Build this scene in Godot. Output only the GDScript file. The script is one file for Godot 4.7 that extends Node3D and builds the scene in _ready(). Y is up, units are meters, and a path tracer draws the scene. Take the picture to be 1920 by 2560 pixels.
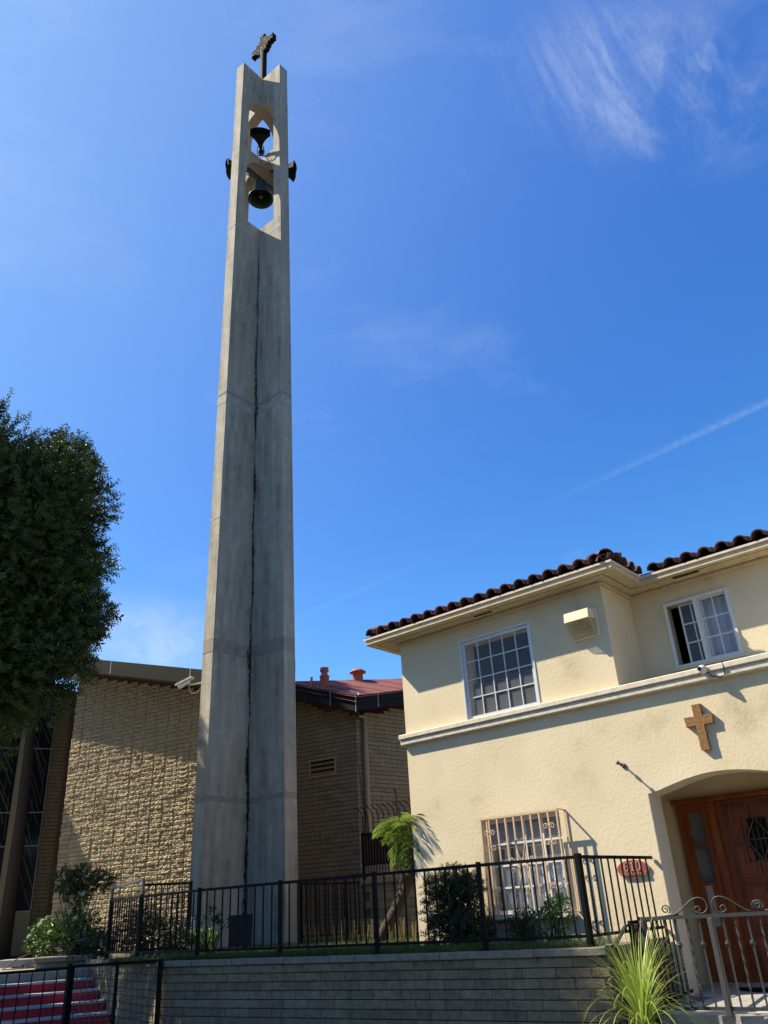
extends Node3D
# World: the camera's eye is the origin, y up, metres. x runs along the cream house's front, z towards the street.

const GRADE := -1.65        # street level
const YARD := -0.5          # planted terrace behind the retaining wall
const SUN := Vector3(0.617, -0.723, -0.31)
const CH := 0.1013          # height of a block course

var off := {}
var taken := {}
var rng := RandomNumberGenerator.new()
var K := {}                 # materials


func _ready() -> void:
	rng.seed = 4217
	var cam := Camera3D.new()
	cam.name = "camera"
	var yaw := deg_to_rad(-39.673)
	var pitch := deg_to_rad(26.602)
	var roll := deg_to_rad(-3.4877)
	var fwd := Vector3(sin(yaw) * cos(pitch), sin(pitch), -cos(yaw) * cos(pitch))
	var rt := Vector3(cos(yaw), 0, sin(yaw))
	var up := rt.cross(fwd)
	cam.transform = Transform3D(Basis(cos(roll) * rt + sin(roll) * up, -sin(roll) * rt + cos(roll) * up, -fwd), Vector3.ZERO)
	cam.fov = 65.34
	cam.near = 0.05
	cam.far = 900.0
	add_child(cam)
	var env := Environment.new()
	env.background_mode = Environment.BG_SKY
	var sky := Sky.new()
	var pano := PanoramaSkyMaterial.new()
	pano.panorama = ImageTexture.create_from_image(sky_image())
	sky.sky_material = pano
	env.sky = sky
	env.tonemap_mode = Environment.TONE_MAPPER_LINEAR
	env.tonemap_exposure = 2.0
	env.sdfgi_enabled = true
	env.ssao_enabled = true
	env.ssil_enabled = true
	var we := WorldEnvironment.new()
	we.name = "environment"
	we.environment = env
	add_child(we)
	var sun := DirectionalLight3D.new()
	sun.name = "sun"
	sun.light_energy = 1.6
	sun.light_color = Color(1.0, 0.95, 0.86)
	sun.light_angular_distance = 0.5
	sun.shadow_enabled = true
	sun.look_at_from_position(Vector3.ZERO, SUN, Vector3.UP)
	add_child(sun)
	materials()
	setting()
	church()
	bell_tower()
	house()
	house_fixtures()
	retaining_wall()
	fences()
	trees()
	plants()
	small_things()
	opposite_side()


# ---------------------------------------------------------------- sky

func air(d: Vector3) -> Vector3:
	var y := maxf(d.y, 0.0)
	var g := maxf(d.dot(-SUN.normalized()), 0.0)
	var c := Vector3(0.042 + 0.9 * exp(-y / 0.13), 0.150 + 1.3 * exp(-y / 0.19), 0.49 + 1.6 * exp(-y / 0.25))
	c = Vector3(minf(c.x, 0.62), minf(c.y, 0.80), minf(c.z, 0.98))
	c += Vector3(0.30 * pow(g, 3.0), 0.45 * pow(g, 3.0), 0.52 * pow(g, 2.0))
	c += Vector3(1.3, 1.2, 1.0) * pow(g, 40.0)
	if d.y < 0.0:
		c = c.lerp(Vector3(0.16, 0.14, 0.11), smoothstep(0.0, -0.10, d.y))
	return c * 0.5


func pix(px: float, py: float) -> Vector3:   # direction of a point of the photographed sky, from which the clouds are measured
	var yaw := deg_to_rad(-39.673)
	var pitch := deg_to_rad(26.602)
	var roll := deg_to_rad(-3.4877)
	var fwd := Vector3(sin(yaw) * cos(pitch), sin(pitch), -cos(yaw) * cos(pitch))
	var rt := Vector3(cos(yaw), 0, sin(yaw))
	var up := rt.cross(fwd)
	var r := cos(roll) * rt + sin(roll) * up
	var u := -sin(roll) * rt + cos(roll) * up
	return (fwd + r * ((px - 960.0) / 1995.7) - u * ((py - 1280.0) / 1995.7)).normalized()


func sky_image() -> Image:
	var w0 := 512
	var im := Image.create(w0, w0 / 2, false, Image.FORMAT_RGBF)
	var wisp := FastNoiseLite.new()
	wisp.seed = 5
	wisp.frequency = 1.6
	wisp.fractal_octaves = 5
	for j in w0 / 2:
		var th := PI * (j + 0.5) / (w0 / 2)
		for i in w0:
			var az := wrapf(TAU * (i + 0.5) / w0, -PI, PI)      # the picture's first column looks along -z
			var d := Vector3(sin(az) * sin(th), cos(th), -cos(az) * sin(th))
			var c := air(d)
			im.set_pixel(i, j, Color(c.x, c.y, c.z))
	var w := 3072
	im.resize(w, w / 2, Image.INTERPOLATE_CUBIC)
	# cirrus and a contrail, worked out where the air has them
	var fine := FastNoiseLite.new()
	fine.seed = 11
	fine.frequency = 9.0
	fine.fractal_octaves = 5
	fine.fractal_gain = 0.6
	fine.domain_warp_enabled = true
	fine.domain_warp_amplitude = 0.09
	fine.domain_warp_frequency = 5.0
	var a := pix(1920, 1010)
	var b := pix(740, 1552)
	var n := a.cross(b).normalized()
	var ab := a.angle_to(b)
	var c0 := pix(1640, 210)
	var e1 := (pix(1560, 330) - pix(1640, 60)).normalized()
	var e2 := c0.cross(e1).normalized()
	var hz := pix(330, 1610)
	for j in range(w / 8 - 190, w / 4 + 20):
		var th := PI * (j + 0.5) / (w / 2)
		for i in w:
			var az := wrapf(TAU * (i + 0.5) / w, -PI, PI)
			if az < -1.75 or az > 1.0:
				continue
			var d := Vector3(sin(az) * sin(th), cos(th), -cos(az) * sin(th))
			var cl := 0.0
			# contrail: a thin line with a ragged lower edge
			var q := d.dot(n)
			if absf(q) < 0.035:
				var s := d.signed_angle_to(a, n) / ab * -1.0
				if s > -0.8 and s < 1.25:
					var along := 1.0 - smoothstep(0.0, 0.55, s) if s < 0.6 else 0.30 * smoothstep(0.6, 0.85, s) * (1.0 - smoothstep(1.05, 1.25, s))
					along = maxf(along, 0.06)
					var wd := 0.007 + 0.003 * (1.0 - clampf(s, 0, 1))
					var rag := 0.5 + 0.5 * fine.get_noise_2d(s * 9.0, q * 30.0)
					var side := q * -1.0
					var edge := 1.0 - smoothstep(0.0, wd * (0.45 + 0.9 * rag) if side < 0.0 else 0.0022, absf(side))
					cl += edge * along * 0.20 * (0.1 + 1.3 * rag * rag)
			# the curled cirrus high on the side away from the sun
			var p1 := (d - c0).dot(e1)
			var p2 := (d - c0).dot(e2)
			var band := 1.0 - smoothstep(0.03, 0.20, Vector2(p1 * 1.9, p2 * 1.0).length())
			if band > 0.0:
				var f := fine.get_noise_3d(p1 * 1.1 + p2 * p2 * 4.0, p2 * 1.1 + p1 * 0.9, 3.0)
				var g2 := fine.get_noise_3d(p1 * 0.25, p2 * 0.5, 8.0)
				cl += band * pow(clampf(0.42 + 0.9 * f + 0.5 * g2, 0.0, 1.0), 2.0) * 0.30
			# faint streaks everywhere
			var st := wisp.get_noise_3d(d.x * 1.1 + d.y * 0.8, d.y * 2.6, d.z * 1.1)
			var st2 := fine.get_noise_3d(d.x * 0.3, d.y * 0.9, d.z * 0.3)
			cl += maxf(0.0, st * 0.7 + st2 * 0.5 - 0.12) * 0.16
			# milky low cloud over the church roof
			var lowc := 1.0 - smoothstep(0.01, 0.17, Vector2((d - hz).length() * 0.75, absf(d.y - hz.y) * 2.2).length())
			cl += lowc * (0.16 + 0.30 * maxf(0.0, fine.get_noise_3d(d.x * 0.7, d.y * 1.4, d.z * 0.7) + 0.15))
			if cl > 0.001:
				var o := im.get_pixel(i, j)
				cl = minf(cl, 0.8)
				im.set_pixel(i, j, Color(lerpf(o.r, 0.50, cl), lerpf(o.g, 0.53, cl), lerpf(o.b, 0.56, cl)))
	return im


# ---------------------------------------------------------------- nodes

func numbered(n: String) -> String:
	if not taken.has(n):
		taken[n] = 0
		return n
	taken[n] += 1
	return "%s_%03d" % [n, taken[n]]


func tag(o: Node, label: String, cat := "", group := "", kind := "") -> Node:
	if label:
		o.set_meta("label", label)
	if cat:
		o.set_meta("category", cat)
	if group:
		o.set_meta("group", group)
	if kind:
		o.set_meta("kind", kind)
	return o


func thing(called: String, label: String, cat: String, at: Vector3, yaw := 0.0, group := "", local := false) -> Node3D:
	var o := Node3D.new()
	o.name = numbered(called)
	o.position = at
	o.rotation.y = yaw
	tag(o, label, cat, group)
	add_child(o)
	if not local:
		off[o] = -at      # its parts are then built in world coordinates
	return o


func put(called: String, mesh: Mesh, m: Material, parent: Node, xf := Transform3D()) -> MeshInstance3D:
	var o := MeshInstance3D.new()
	var key := called
	if parent == self:
		o.name = numbered(called)
	else:
		var id := "%d/%s" % [parent.get_instance_id(), called]
		if taken.has(id):
			taken[id] += 1
			key = "%s_%03d" % [called, taken[id]]
		else:
			taken[id] = 0
		o.name = key
	o.mesh = mesh
	o.material_override = m
	o.transform = xf
	if off.has(parent):
		o.position += off[parent]
	parent.add_child(o, true)
	return o


func obj(called: String, s: SurfaceTool, m: Material, parent: Node, xf := Transform3D()) -> MeshInstance3D:
	return put(called, fin(s), m, parent, xf)


func struct(called: String, s: SurfaceTool, m: Material, kind := "structure") -> MeshInstance3D:
	var o := obj(called, s, m, self)
	o.set_meta("kind", kind)
	return o


func scatter(called: String, mesh: Mesh, m: Material, parent: Node, xfs: Array, cols := []) -> MultiMeshInstance3D:
	var mm := MultiMesh.new()
	mm.transform_format = MultiMesh.TRANSFORM_3D
	mm.use_colors = cols.size() > 0
	mm.mesh = mesh
	mm.instance_count = xfs.size()
	for i in xfs.size():
		mm.set_instance_transform(i, xfs[i])
		if cols:
			mm.set_instance_color(i, cols[i])
	var o := MultiMeshInstance3D.new()
	o.name = numbered(called) if parent == self else called
	o.multimesh = mm
	o.material_override = m
	if off.has(parent):
		o.position += off[parent]
	o.set_meta("kind", "stuff")
	parent.add_child(o, true)
	return o


# ---------------------------------------------------------------- shapes

func S(smooth := false) -> SurfaceTool:
	var s := SurfaceTool.new()
	s.begin(Mesh.PRIMITIVE_TRIANGLES)
	s.set_smooth_group(0 if smooth else -1)
	return s


func fin(s: SurfaceTool) -> ArrayMesh:
	s.generate_normals()
	return s.commit()


func tri(s: SurfaceTool, a: Vector3, b: Vector3, c: Vector3, o: Vector3) -> void:   # faces away from o
	if (b - a).cross(c - a).dot((a + b + c) / 3.0 - o) < 0.0:
		s.add_vertex(a); s.add_vertex(b); s.add_vertex(c)
	else:
		s.add_vertex(a); s.add_vertex(c); s.add_vertex(b)


func qd(s: SurfaceTool, a: Vector3, b: Vector3, c: Vector3, d: Vector3, o: Vector3) -> void:
	tri(s, a, b, c, o)
	tri(s, a, c, d, o)


func box(s: SurfaceTool, c: Vector3, z: Vector3, b := Basis()) -> void:
	var h := z * 0.5
	for k in 3:
		for sg in [-1.0, 1.0]:
			var p := []
			for e in [[-1, -1], [1, -1], [1, 1], [-1, 1]]:
				var v := Vector3.ZERO
				v[k] = sg * h[k]
				v[(k + 1) % 3] = e[0] * h[(k + 1) % 3]
				v[(k + 2) % 3] = e[1] * h[(k + 2) % 3]
				p.append(c + b * v)
			qd(s, p[0], p[1], p[2], p[3], c)


func bx(s: SurfaceTool, x0: float, x1: float, y0: float, y1: float, z0: float, z1: float) -> void:
	box(s, Vector3(x0 + x1, y0 + y1, z0 + z1) * 0.5, Vector3(absf(x1 - x0), absf(y1 - y0), absf(z1 - z0)))


func bbox(s: SurfaceTool, c: Vector3, z: Vector3, e: float, b := Basis()) -> void:   # a box with chamfered edges
	var h := z * 0.5
	var P := func(k: int, sx: float, sy: float, sz: float) -> Vector3:
		var g := Vector3(sx, sy, sz)
		var v := Vector3.ZERO
		for i in 3:
			v[i] = g[i] * (h[i] if i == k else h[i] - e)
		return c + b * v
	for k in 3:
		for sg in [-1.0, 1.0]:
			var p := []
			for q in [[-1, -1], [1, -1], [1, 1], [-1, 1]]:
				var g := Vector3.ZERO
				g[k] = sg
				g[(k + 1) % 3] = q[0]
				g[(k + 2) % 3] = q[1]
				p.append(P.call(k, g.x, g.y, g.z))
			qd(s, p[0], p[1], p[2], p[3], c)
			for t in [-1.0, 1.0]:      # the edge shared with the next axis
				var g1 := Vector3.ZERO
				g1[k] = sg
				g1[(k + 1) % 3] = t
				g1[(k + 2) % 3] = -1
				var g2 := g1
				g2[(k + 2) % 3] = 1
				var k2 := (k + 1) % 3
				qd(s, P.call(k, g1.x, g1.y, g1.z), P.call(k, g2.x, g2.y, g2.z), P.call(k2, g2.x, g2.y, g2.z), P.call(k2, g1.x, g1.y, g1.z), c)
	for sx in [-1.0, 1.0]:
		for sy in [-1.0, 1.0]:
			for sz in [-1.0, 1.0]:
				tri(s, P.call(0, sx, sy, sz), P.call(1, sx, sy, sz), P.call(2, sx, sy, sz), c)


func bar(s: SurfaceTool, a: Vector3, b: Vector3, w: float, h: float, up := Vector3.UP) -> void:
	var d := (b - a)
	var z := d.normalized()
	if absf(z.dot(up)) > 0.98:
		up = Vector3(1, 0, 0)
	var x := up.cross(z).normalized()
	var y := z.cross(x)
	box(s, (a + b) * 0.5, Vector3(w, h, d.length()), Basis(x, y, z))


func tube(s: SurfaceTool, pts: Array, r, n := 8, caps := true) -> void:
	var rings := []
	var t0: Vector3 = (pts[1] - pts[0]).normalized()
	var nx := t0.cross(Vector3.UP if absf(t0.y) < 0.9 else Vector3.RIGHT).normalized()
	for i in pts.size():
		var t: Vector3 = (pts[mini(i + 1, pts.size() - 1)] - pts[maxi(i - 1, 0)]).normalized()
		nx = (nx - t * nx.dot(t)).normalized()
		var ny := t.cross(nx)
		var rad: float = r[i] if r is Array else r
		var ring := []
		for k in n:
			var an := TAU * k / n
			ring.append(pts[i] + (nx * cos(an) + ny * sin(an)) * rad)
		rings.append(ring)
	for i in pts.size() - 1:
		var o: Vector3 = (pts[i] + pts[i + 1]) * 0.5
		for k in n:
			var k2 := (k + 1) % n
			qd(s, rings[i][k], rings[i + 1][k], rings[i + 1][k2], rings[i][k2], o)
	if caps:
		for e in [0, pts.size() - 1]:
			var o: Vector3 = pts[1] if e == 0 else pts[-2]
			for k in range(1, n - 1):
				tri(s, rings[e][0], rings[e][k], rings[e][k + 1], o)


func lathe(s: SurfaceTool, prof: Array, n: int, c: Vector3, b := Basis(), inward := false) -> void:
	for i in prof.size() - 1:
		var p: Vector2 = prof[i]
		var q: Vector2 = prof[i + 1]
		for k in n:
			var a0 := TAU * k / n
			var a1 := TAU * (k + 1) / n
			var v := []
			for e in [[p, a0], [q, a0], [q, a1], [p, a1]]:
				v.append(c + b * Vector3(e[0].x * cos(e[1]), e[0].y, e[0].x * sin(e[1])))
			# profile runs with its outside on the right-hand side going up
			var tang := q - p
			var am := (a0 + a1) * 0.5
			var nrm := b * Vector3(tang.y * cos(am), -tang.x, tang.y * sin(am))
			if inward:
				nrm = -nrm
			var mid: Vector3 = (v[0] + v[1] + v[2] + v[3]) * 0.25
			if p.x > 1e-5:
				tri(s, v[0], v[1], v[3], mid - nrm)
			if q.x > 1e-5:
				tri(s, v[1], v[2], v[3], mid - nrm)


func prism(s: SurfaceTool, poly: PackedVector2Array, z0: float, z1: float, xf := Transform3D()) -> void:
	var idx := Geometry2D.triangulate_polygon(poly)
	var ccw := not Geometry2D.is_polygon_clockwise(poly)
	var far := xf * Vector3(0, 0, (z0 + z1) * 0.5)
	for e in [z0, z1]:
		var inner := xf * Vector3(poly[0].x, poly[0].y, (z0 + z1) * 0.5)
		for t in range(0, idx.size(), 3):
			var p := []
			for k in 3:
				p.append(xf * Vector3(poly[idx[t + k]].x, poly[idx[t + k]].y, e))
			tri(s, p[0], p[1], p[2], (p[0] + p[1] + p[2]) / 3.0 - xf.basis.z * (e - (z0 + z1) * 0.5))
	for i in poly.size():
		var a := poly[i]
		var b := poly[(i + 1) % poly.size()]
		var nn := Vector2((b - a).y, -(b - a).x) * (1.0 if ccw else -1.0)
		var mid := xf * Vector3((a.x + b.x) * 0.5, (a.y + b.y) * 0.5, (z0 + z1) * 0.5)
		qd(s, xf * Vector3(a.x, a.y, z0), xf * Vector3(b.x, b.y, z0), xf * Vector3(b.x, b.y, z1), xf * Vector3(a.x, a.y, z1), mid - xf.basis * Vector3(nn.x, nn.y, 0))


func flat_y() -> Transform3D:      # a prism drawn on the ground: (x, y) of the outline become world x and z, its depth becomes height
	return Transform3D(Basis(Vector3(1, 0, 0), Vector3(0, 0, 1), Vector3(0, 1, 0)), Vector3.ZERO)


func plate(s: SurfaceTool, pts: Array, y0: float, y1: float) -> void:
	prism(s, PackedVector2Array(pts), y0, y1, flat_y())


func cut_wall(poly: Array, front: float, depth: float, holes: Array) -> Mesh:   # a slab facing +z with openings right through it
	var c := CSGCombiner3D.new()
	c.name = "wall_cutter"
	add_child(c)
	var p := CSGPolygon3D.new()
	p.polygon = PackedVector2Array(poly)
	p.depth = depth
	p.position.z = front
	c.add_child(p)
	for h in holes:
		var q := CSGPolygon3D.new()
		q.polygon = PackedVector2Array(h)
		q.depth = depth + 0.4
		q.position.z = front + 0.2
		q.operation = CSGShape3D.OPERATION_SUBTRACTION
		c.add_child(q)
	c._update_shape()
	var m: Mesh = c.bake_static_mesh()
	remove_child(c)
	c.free()
	return m


func rect(x0: float, x1: float, y0: float, y1: float) -> Array:
	return [Vector2(x0, y0), Vector2(x1, y0), Vector2(x1, y1), Vector2(x0, y1)]


# ---------------------------------------------------------------- materials

func lin(r: float, g: float, b: float) -> Color:
	return Color(r, g, b).linear_to_srgb()


func mat(name_: String, r: float, g: float, b: float, rough := 0.85, metal := 0.0) -> StandardMaterial3D:
	var m := StandardMaterial3D.new()
	m.resource_name = name_
	m.albedo_color = lin(r, g, b)
	m.roughness = rough
	m.metallic = metal
	if r + g + b < 0.08:
		m.metallic_specular = 0.25
	K[name_] = m
	return m


func noise(sd: int, freq: float, oct := 4, kind := FastNoiseLite.TYPE_SIMPLEX_SMOOTH) -> FastNoiseLite:
	var n := FastNoiseLite.new()
	n.seed = sd
	n.frequency = freq
	n.fractal_octaves = oct
	n.fractal_gain = 0.55
	n.noise_type = kind
	return n


func grey(n: FastNoiseLite, w: int, h: int, w2 := 0, h2 := 0) -> PackedByteArray:
	var im := n.get_seamless_image(w, h)
	im.convert(Image.FORMAT_L8)
	if w2:
		im.resize(w2, h2, Image.INTERPOLATE_CUBIC)
	return im.get_data()


func ramp(layers: Array, w: int, h: int, stops: Array) -> ImageTexture:   # layers: [bytes, weight]; stops: linear colours from low to high
	var out := PackedByteArray()
	out.resize(w * h * 3)
	var lut := []
	for i in 256:
		var t := i / 255.0 * (stops.size() - 1)
		var k := mini(int(t), stops.size() - 2)
		var c: Vector3 = stops[k].lerp(stops[k + 1], t - k)
		var q := lin(c.x, c.y, c.z)
		lut.append([q.r8, q.g8, q.b8])
	for i in w * h:
		var v := 0.0
		for l in layers:
			v += (l[0][i] - 128) * l[1]
		var c: Array = lut[clampi(int(v + 128.0), 0, 255)]
		out[i * 3] = c[0]
		out[i * 3 + 1] = c[1]
		out[i * 3 + 2] = c[2]
	return ImageTexture.create_from_image(Image.create_from_data(w, h, false, Image.FORMAT_RGB8, out))


func tex_mat(name_: String, t: Texture2D, scale: float, rough := 0.9, world := true) -> StandardMaterial3D:
	var m := mat(name_, 1, 1, 1, rough)
	m.albedo_texture = t
	m.uv1_triplanar = true
	m.uv1_world_triplanar = world
	m.uv1_scale = Vector3.ONE * scale
	return m


func relief(m: StandardMaterial3D, n: FastNoiseLite, cm: float, size := 512) -> void:
	m.heightmap_enabled = true
	m.heightmap_scale = cm
	m.heightmap_texture = ImageTexture.create_from_image(n.get_seamless_image(size, size))


func v3(a: float, b: float, c: float) -> Vector3:
	return Vector3(a, b, c)


func materials() -> void:
	var big := grey(noise(1, 0.006, 4), 512, 512)
	var mid := grey(noise(2, 0.02, 5), 512, 512)
	var grain := grey(noise(3, 0.12, 3), 512, 512)
	var streak := grey(noise(4, 0.03, 4), 512, 48, 512, 512)
	var c: StandardMaterial3D
	c = tex_mat("concrete", ramp([[streak, 0.85], [mid, 0.5], [grain, 0.22]], 512, 512, [v3(.19, .17, .13), v3(.315, .285, .22), v3(.365, .335, .26), v3(.46, .42, .335)]), 0.22)
	relief(c, noise(5, 0.08, 4), 0.5)
	c = tex_mat("band_concrete", ramp([[streak, 0.5], [mid, 0.6], [grain, 0.3]], 512, 512, [v3(.17, .155, .125), v3(.265, .24, .19), v3(.34, .31, .25)]), 0.35)
	c = tex_mat("light_concrete", ramp([[mid, 0.8], [grain, 0.4]], 512, 512, [v3(.25, .24, .21), v3(.36, .345, .31), v3(.45, .44, .40)]), 0.5)
	relief(c, noise(6, 0.1, 3), 0.4)
	c = tex_mat("stucco", ramp([[big, 0.7], [mid, 0.35], [grain, 0.12]], 512, 512, [v3(.44, .36, .22), v3(.63, .53, .345), v3(.67, .57, .38), v3(.70, .60, .41)]), 0.16)
	relief(c, noise(7, 0.10, 4), 0.22, 1024)
	c = tex_mat("trim_paint", ramp([[mid, 0.7], [grain, 0.3]], 512, 512, [v3(.36, .31, .22), v3(.60, .53, .40), v3(.66, .60, .47)]), 0.6, 0.7)
	c = tex_mat("reveal_paint", ramp([[mid, 0.5], [grain, 0.2]], 512, 512, [v3(.52, .46, .36), v3(.60, .54, .43), v3(.64, .58, .48)]), 0.6, 0.85)
	relief(c, noise(8, 0.06, 4), 0.5)
	c = tex_mat("eave_paint", ramp([[mid, 0.7], [grain, 0.3]], 512, 512, [v3(.30, .23, .12), v3(.52, .43, .265), v3(.58, .485, .31)]), 0.6, 0.75)
	for k in 3:
		var f := 0.88 + 0.12 * k
		c = tex_mat("split_block_%d" % k, ramp([[mid, 0.7], [grain, 0.5]], 512, 512, [v3(.24, .185, .105) * f, v3(.40, .32, .195) * f, v3(.50, .41, .26) * f]), 1.1, 0.95)
		relief(c, noise(9, 0.07, 4), 1.2)
		c = tex_mat("smooth_brick_%d" % k, ramp([[streak, 0.5], [mid, 0.6], [grain, 0.35]], 512, 512, [v3(.15, .108, .058) * f, v3(.245, .18, .10) * f, v3(.30, .23, .14) * f]), 0.9, 0.9)
		relief(c, noise(10, 0.09, 3), 0.5)
		c = tex_mat("wall_block_%d" % k, ramp([[big, 0.4], [mid, 0.7], [grain, 0.6]], 512, 512, [v3(.065, .053, .036) * f, v3(.20, .15, .085) * f, v3(.26, .20, .115) * f, v3(.33, .26, .16) * f]), 0.9, 0.95)
		relief(c, noise(12, 0.12, 3), 0.9)
	mat("church_mortar", .09, .068, .04, 0.95)
	mat("wall_mortar", .045, .038, .028, 0.97)
	c = tex_mat("cap_stone", ramp([[mid, 0.8], [grain, 0.5]], 512, 512, [v3(.12, .10, .07), v3(.23, .20, .145), v3(.31, .275, .21)]), 0.7, 0.95)
	relief(c, noise(13, 0.1, 3), 0.5)
	c = tex_mat("red_roof", ramp([[big, 0.5], [mid, 0.6], [grain, 0.5]], 512, 512, [v3(.12, .034, .030), v3(.20, .052, .045), v3(.26, .072, .062)]), 0.35, 0.95)
	mat("red_vent", .42, .105, .075, 0.7)
	mat("black_fascia", .014, .014, .012, 0.7)
	mat("fascia_seam", .35, .36, .33, 0.5, 0.4)
	mat("tan_paint", .36, .245, .13, 0.7)
	mat("brown_trim", .12, .068, .04, 0.7)
	c = mat("stained_glass", .012, .013, .014, 0.06)
	mat("lead_came", .10, .085, .055, 0.55, 0.2)
	mat("transom_metal", .30, .27, .20, 0.4, 0.6)
	mat("bell_bronze", .024, .050, .036, 0.45, 0.35)
	mat("horn_metal", .012, .0125, .013, 0.65)
	mat("cross_iron", .016, .011, .008, 0.8)
	mat("cross_line", .46, .43, .36, 0.5)
	mat("yoke_steel", .12, .11, .095, 0.6, 0.2)
	for k in 4:
		var t: Vector3 = [v3(.135, .046, .032), v3(.105, .036, .028), v3(.175, .064, .042), v3(.085, .033, .028)][k]
		c = tex_mat("clay_%d" % k, ramp([[mid, 0.8], [grain, 0.5]], 512, 512, [t * 0.55, t, t * 1.3]), 1.5, 0.85)
	mat("window_white", .66, .65, .60, 0.5)
	mat("window_alu", .60, .61, .60, 0.4, 0.3)
	c = mat("pane", .9, .95, 1.0, 0.02)
	c.transparency = BaseMaterial3D.TRANSPARENCY_ALPHA
	c.albedo_color.a = 0.10
	c.metallic_specular = 0.22
	mat("room_dark", .020, .017, .014, 0.95)
	mat("blind_brown", .040, .027, .023, 0.6)
	mat("blind_white", .55, .55, .50, 0.6)
	mat("curtain", .40, .45, .52, 0.9)
	mat("curtain_flower", .10, .10, .11, 0.9)
	mat("grille_cream", .62, .45, .27, 0.6)
	c = tex_mat("door_wood", ramp([[grey(noise(21, 0.03, 5), 512, 40, 512, 512), 0.9], [grain, 0.2]], 512, 512, [v3(.095, .022, .007), v3(.185, .046, .014), v3(.25, .07, .022)]), 0.9, 0.42)
	c = tex_mat("frame_wood", ramp([[grey(noise(22, 0.03, 5), 512, 40, 512, 512), 0.9], [grain, 0.2]], 512, 512, [v3(.13, .033, .009), v3(.24, .066, .018), v3(.30, .09, .028)]), 0.9, 0.42)
	c = tex_mat("rust_stone", ramp([[mid, 0.8], [grain, 0.7]], 512, 512, [v3(.15, .075, .025), v3(.29, .155, .055), v3(.40, .23, .095)]), 2.2, 0.95)
	relief(c, noise(23, 0.1, 4), 1.5)
	mat("plaque_red", .27, .058, .045, 0.55)
	mat("plaque_rim", .48, .26, .18, 0.5)
	mat("lamp_body", .62, .54, .38, 0.6)
	c = mat("lamp_lens", .55, .45, .22, 0.12)
	c.transparency = BaseMaterial3D.TRANSPARENCY_ALPHA
	c.albedo_color.a = 0.45
	mat("cctv_white", .70, .68, .60, 0.4)
	mat("cctv_dark", .02, .02, .02, 0.2)
	mat("cable", .30, .27, .22, 0.6)
	mat("iron_black", .007, .0065, .0065, 0.6)
	mat("iron_brown", .014, .009, .008, 0.7)
	mat("rail_grey", .040, .043, .044, 0.55, 0.1)
	mat("gate_rod", .10, .10, .10, 0.5, 0.3)
	mat("padlock_steel", .5, .5, .48, 0.35, 0.7)
	mat("rusty_panel", .055, .030, .028, 0.85)
	c = tex_mat("soil", ramp([[mid, 0.9], [grain, 0.7]], 512, 512, [v3(.03, .022, .014), v3(.07, .052, .033), v3(.10, .078, .05)]), 0.6, 1.0)
	c = tex_mat("paving", ramp([[mid, 0.8], [grain, 0.5]], 512, 512, [v3(.17, .155, .125), v3(.26, .24, .20), v3(.32, .30, .25)]), 0.4, 0.95)
	c = tex_mat("asphalt", ramp([[mid, 0.5], [grain, 0.9]], 512, 512, [v3(.03, .03, .03), v3(.055, .054, .052), v3(.08, .079, .076)]), 0.5, 0.95)
	c = tex_mat("earth", ramp([[big, 0.7], [grain, 0.5]], 512, 512, [v3(.06, .052, .038), v3(.10, .087, .065), v3(.14, .122, .095)]), 0.1, 1.0)
	mat("road_paint", .65, .62, .55, 0.8)
	mat("red_step", .46, .012, .022, 0.75)
	mat("tread_grey", .33, .33, .32, 0.7)
	mat("flood_case", .022, .022, .026, 0.6)
	mat("mat_black", .012, .012, .012, 0.95)
	mat("paper_grey", .33, .33, .31, 0.7)
	mat("white_plastic", .7, .7, .68, 0.5)
	mat("bark", .05, .038, .027, 0.95)
	relief(K.bark, noise(24, 0.06, 4), 2.0)
	K.bark.uv1_triplanar = true
	for lf in [["leaf_ficus", .062, .090, .014, .5], ["leaf_dark", .030, .045, .011, .5], ["leaf_bright", .12, .21, .045, .45], ["leaf_palm", .045, .078, .014, .5], ["leaf_yucca", .24, .28, .045, .42], ["grass_blade", .055, .095, .02, .7], ["seed_stalk", .42, .33, .16, .8], ["petal_white", .75, .72, .6, .7], ["petal_pink", .42, .05, .36, .7]]:
		c = mat(lf[0], lf[1], lf[2], lf[3], lf[4])
		c.vertex_color_use_as_albedo = true
		c.cull_mode = BaseMaterial3D.CULL_DISABLED
		c.backlight_enabled = true
		c.backlight = Color(0.5, 0.6, 0.25)
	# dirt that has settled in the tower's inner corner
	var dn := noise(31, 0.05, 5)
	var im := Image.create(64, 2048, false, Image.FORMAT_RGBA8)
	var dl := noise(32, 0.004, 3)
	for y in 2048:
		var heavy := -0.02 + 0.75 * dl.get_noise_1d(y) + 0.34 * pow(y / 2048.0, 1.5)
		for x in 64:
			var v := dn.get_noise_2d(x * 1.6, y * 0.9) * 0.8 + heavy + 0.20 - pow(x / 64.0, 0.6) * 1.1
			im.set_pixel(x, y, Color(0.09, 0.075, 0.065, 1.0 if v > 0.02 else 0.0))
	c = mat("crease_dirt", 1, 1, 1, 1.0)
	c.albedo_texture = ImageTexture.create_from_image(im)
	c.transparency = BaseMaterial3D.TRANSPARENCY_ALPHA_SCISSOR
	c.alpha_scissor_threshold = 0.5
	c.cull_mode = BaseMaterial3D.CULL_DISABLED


# ---------------------------------------------------------------- the setting

func ll(o: Vector2, d: Vector2, t: float) -> Vector2:
	return o + d * t


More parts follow.
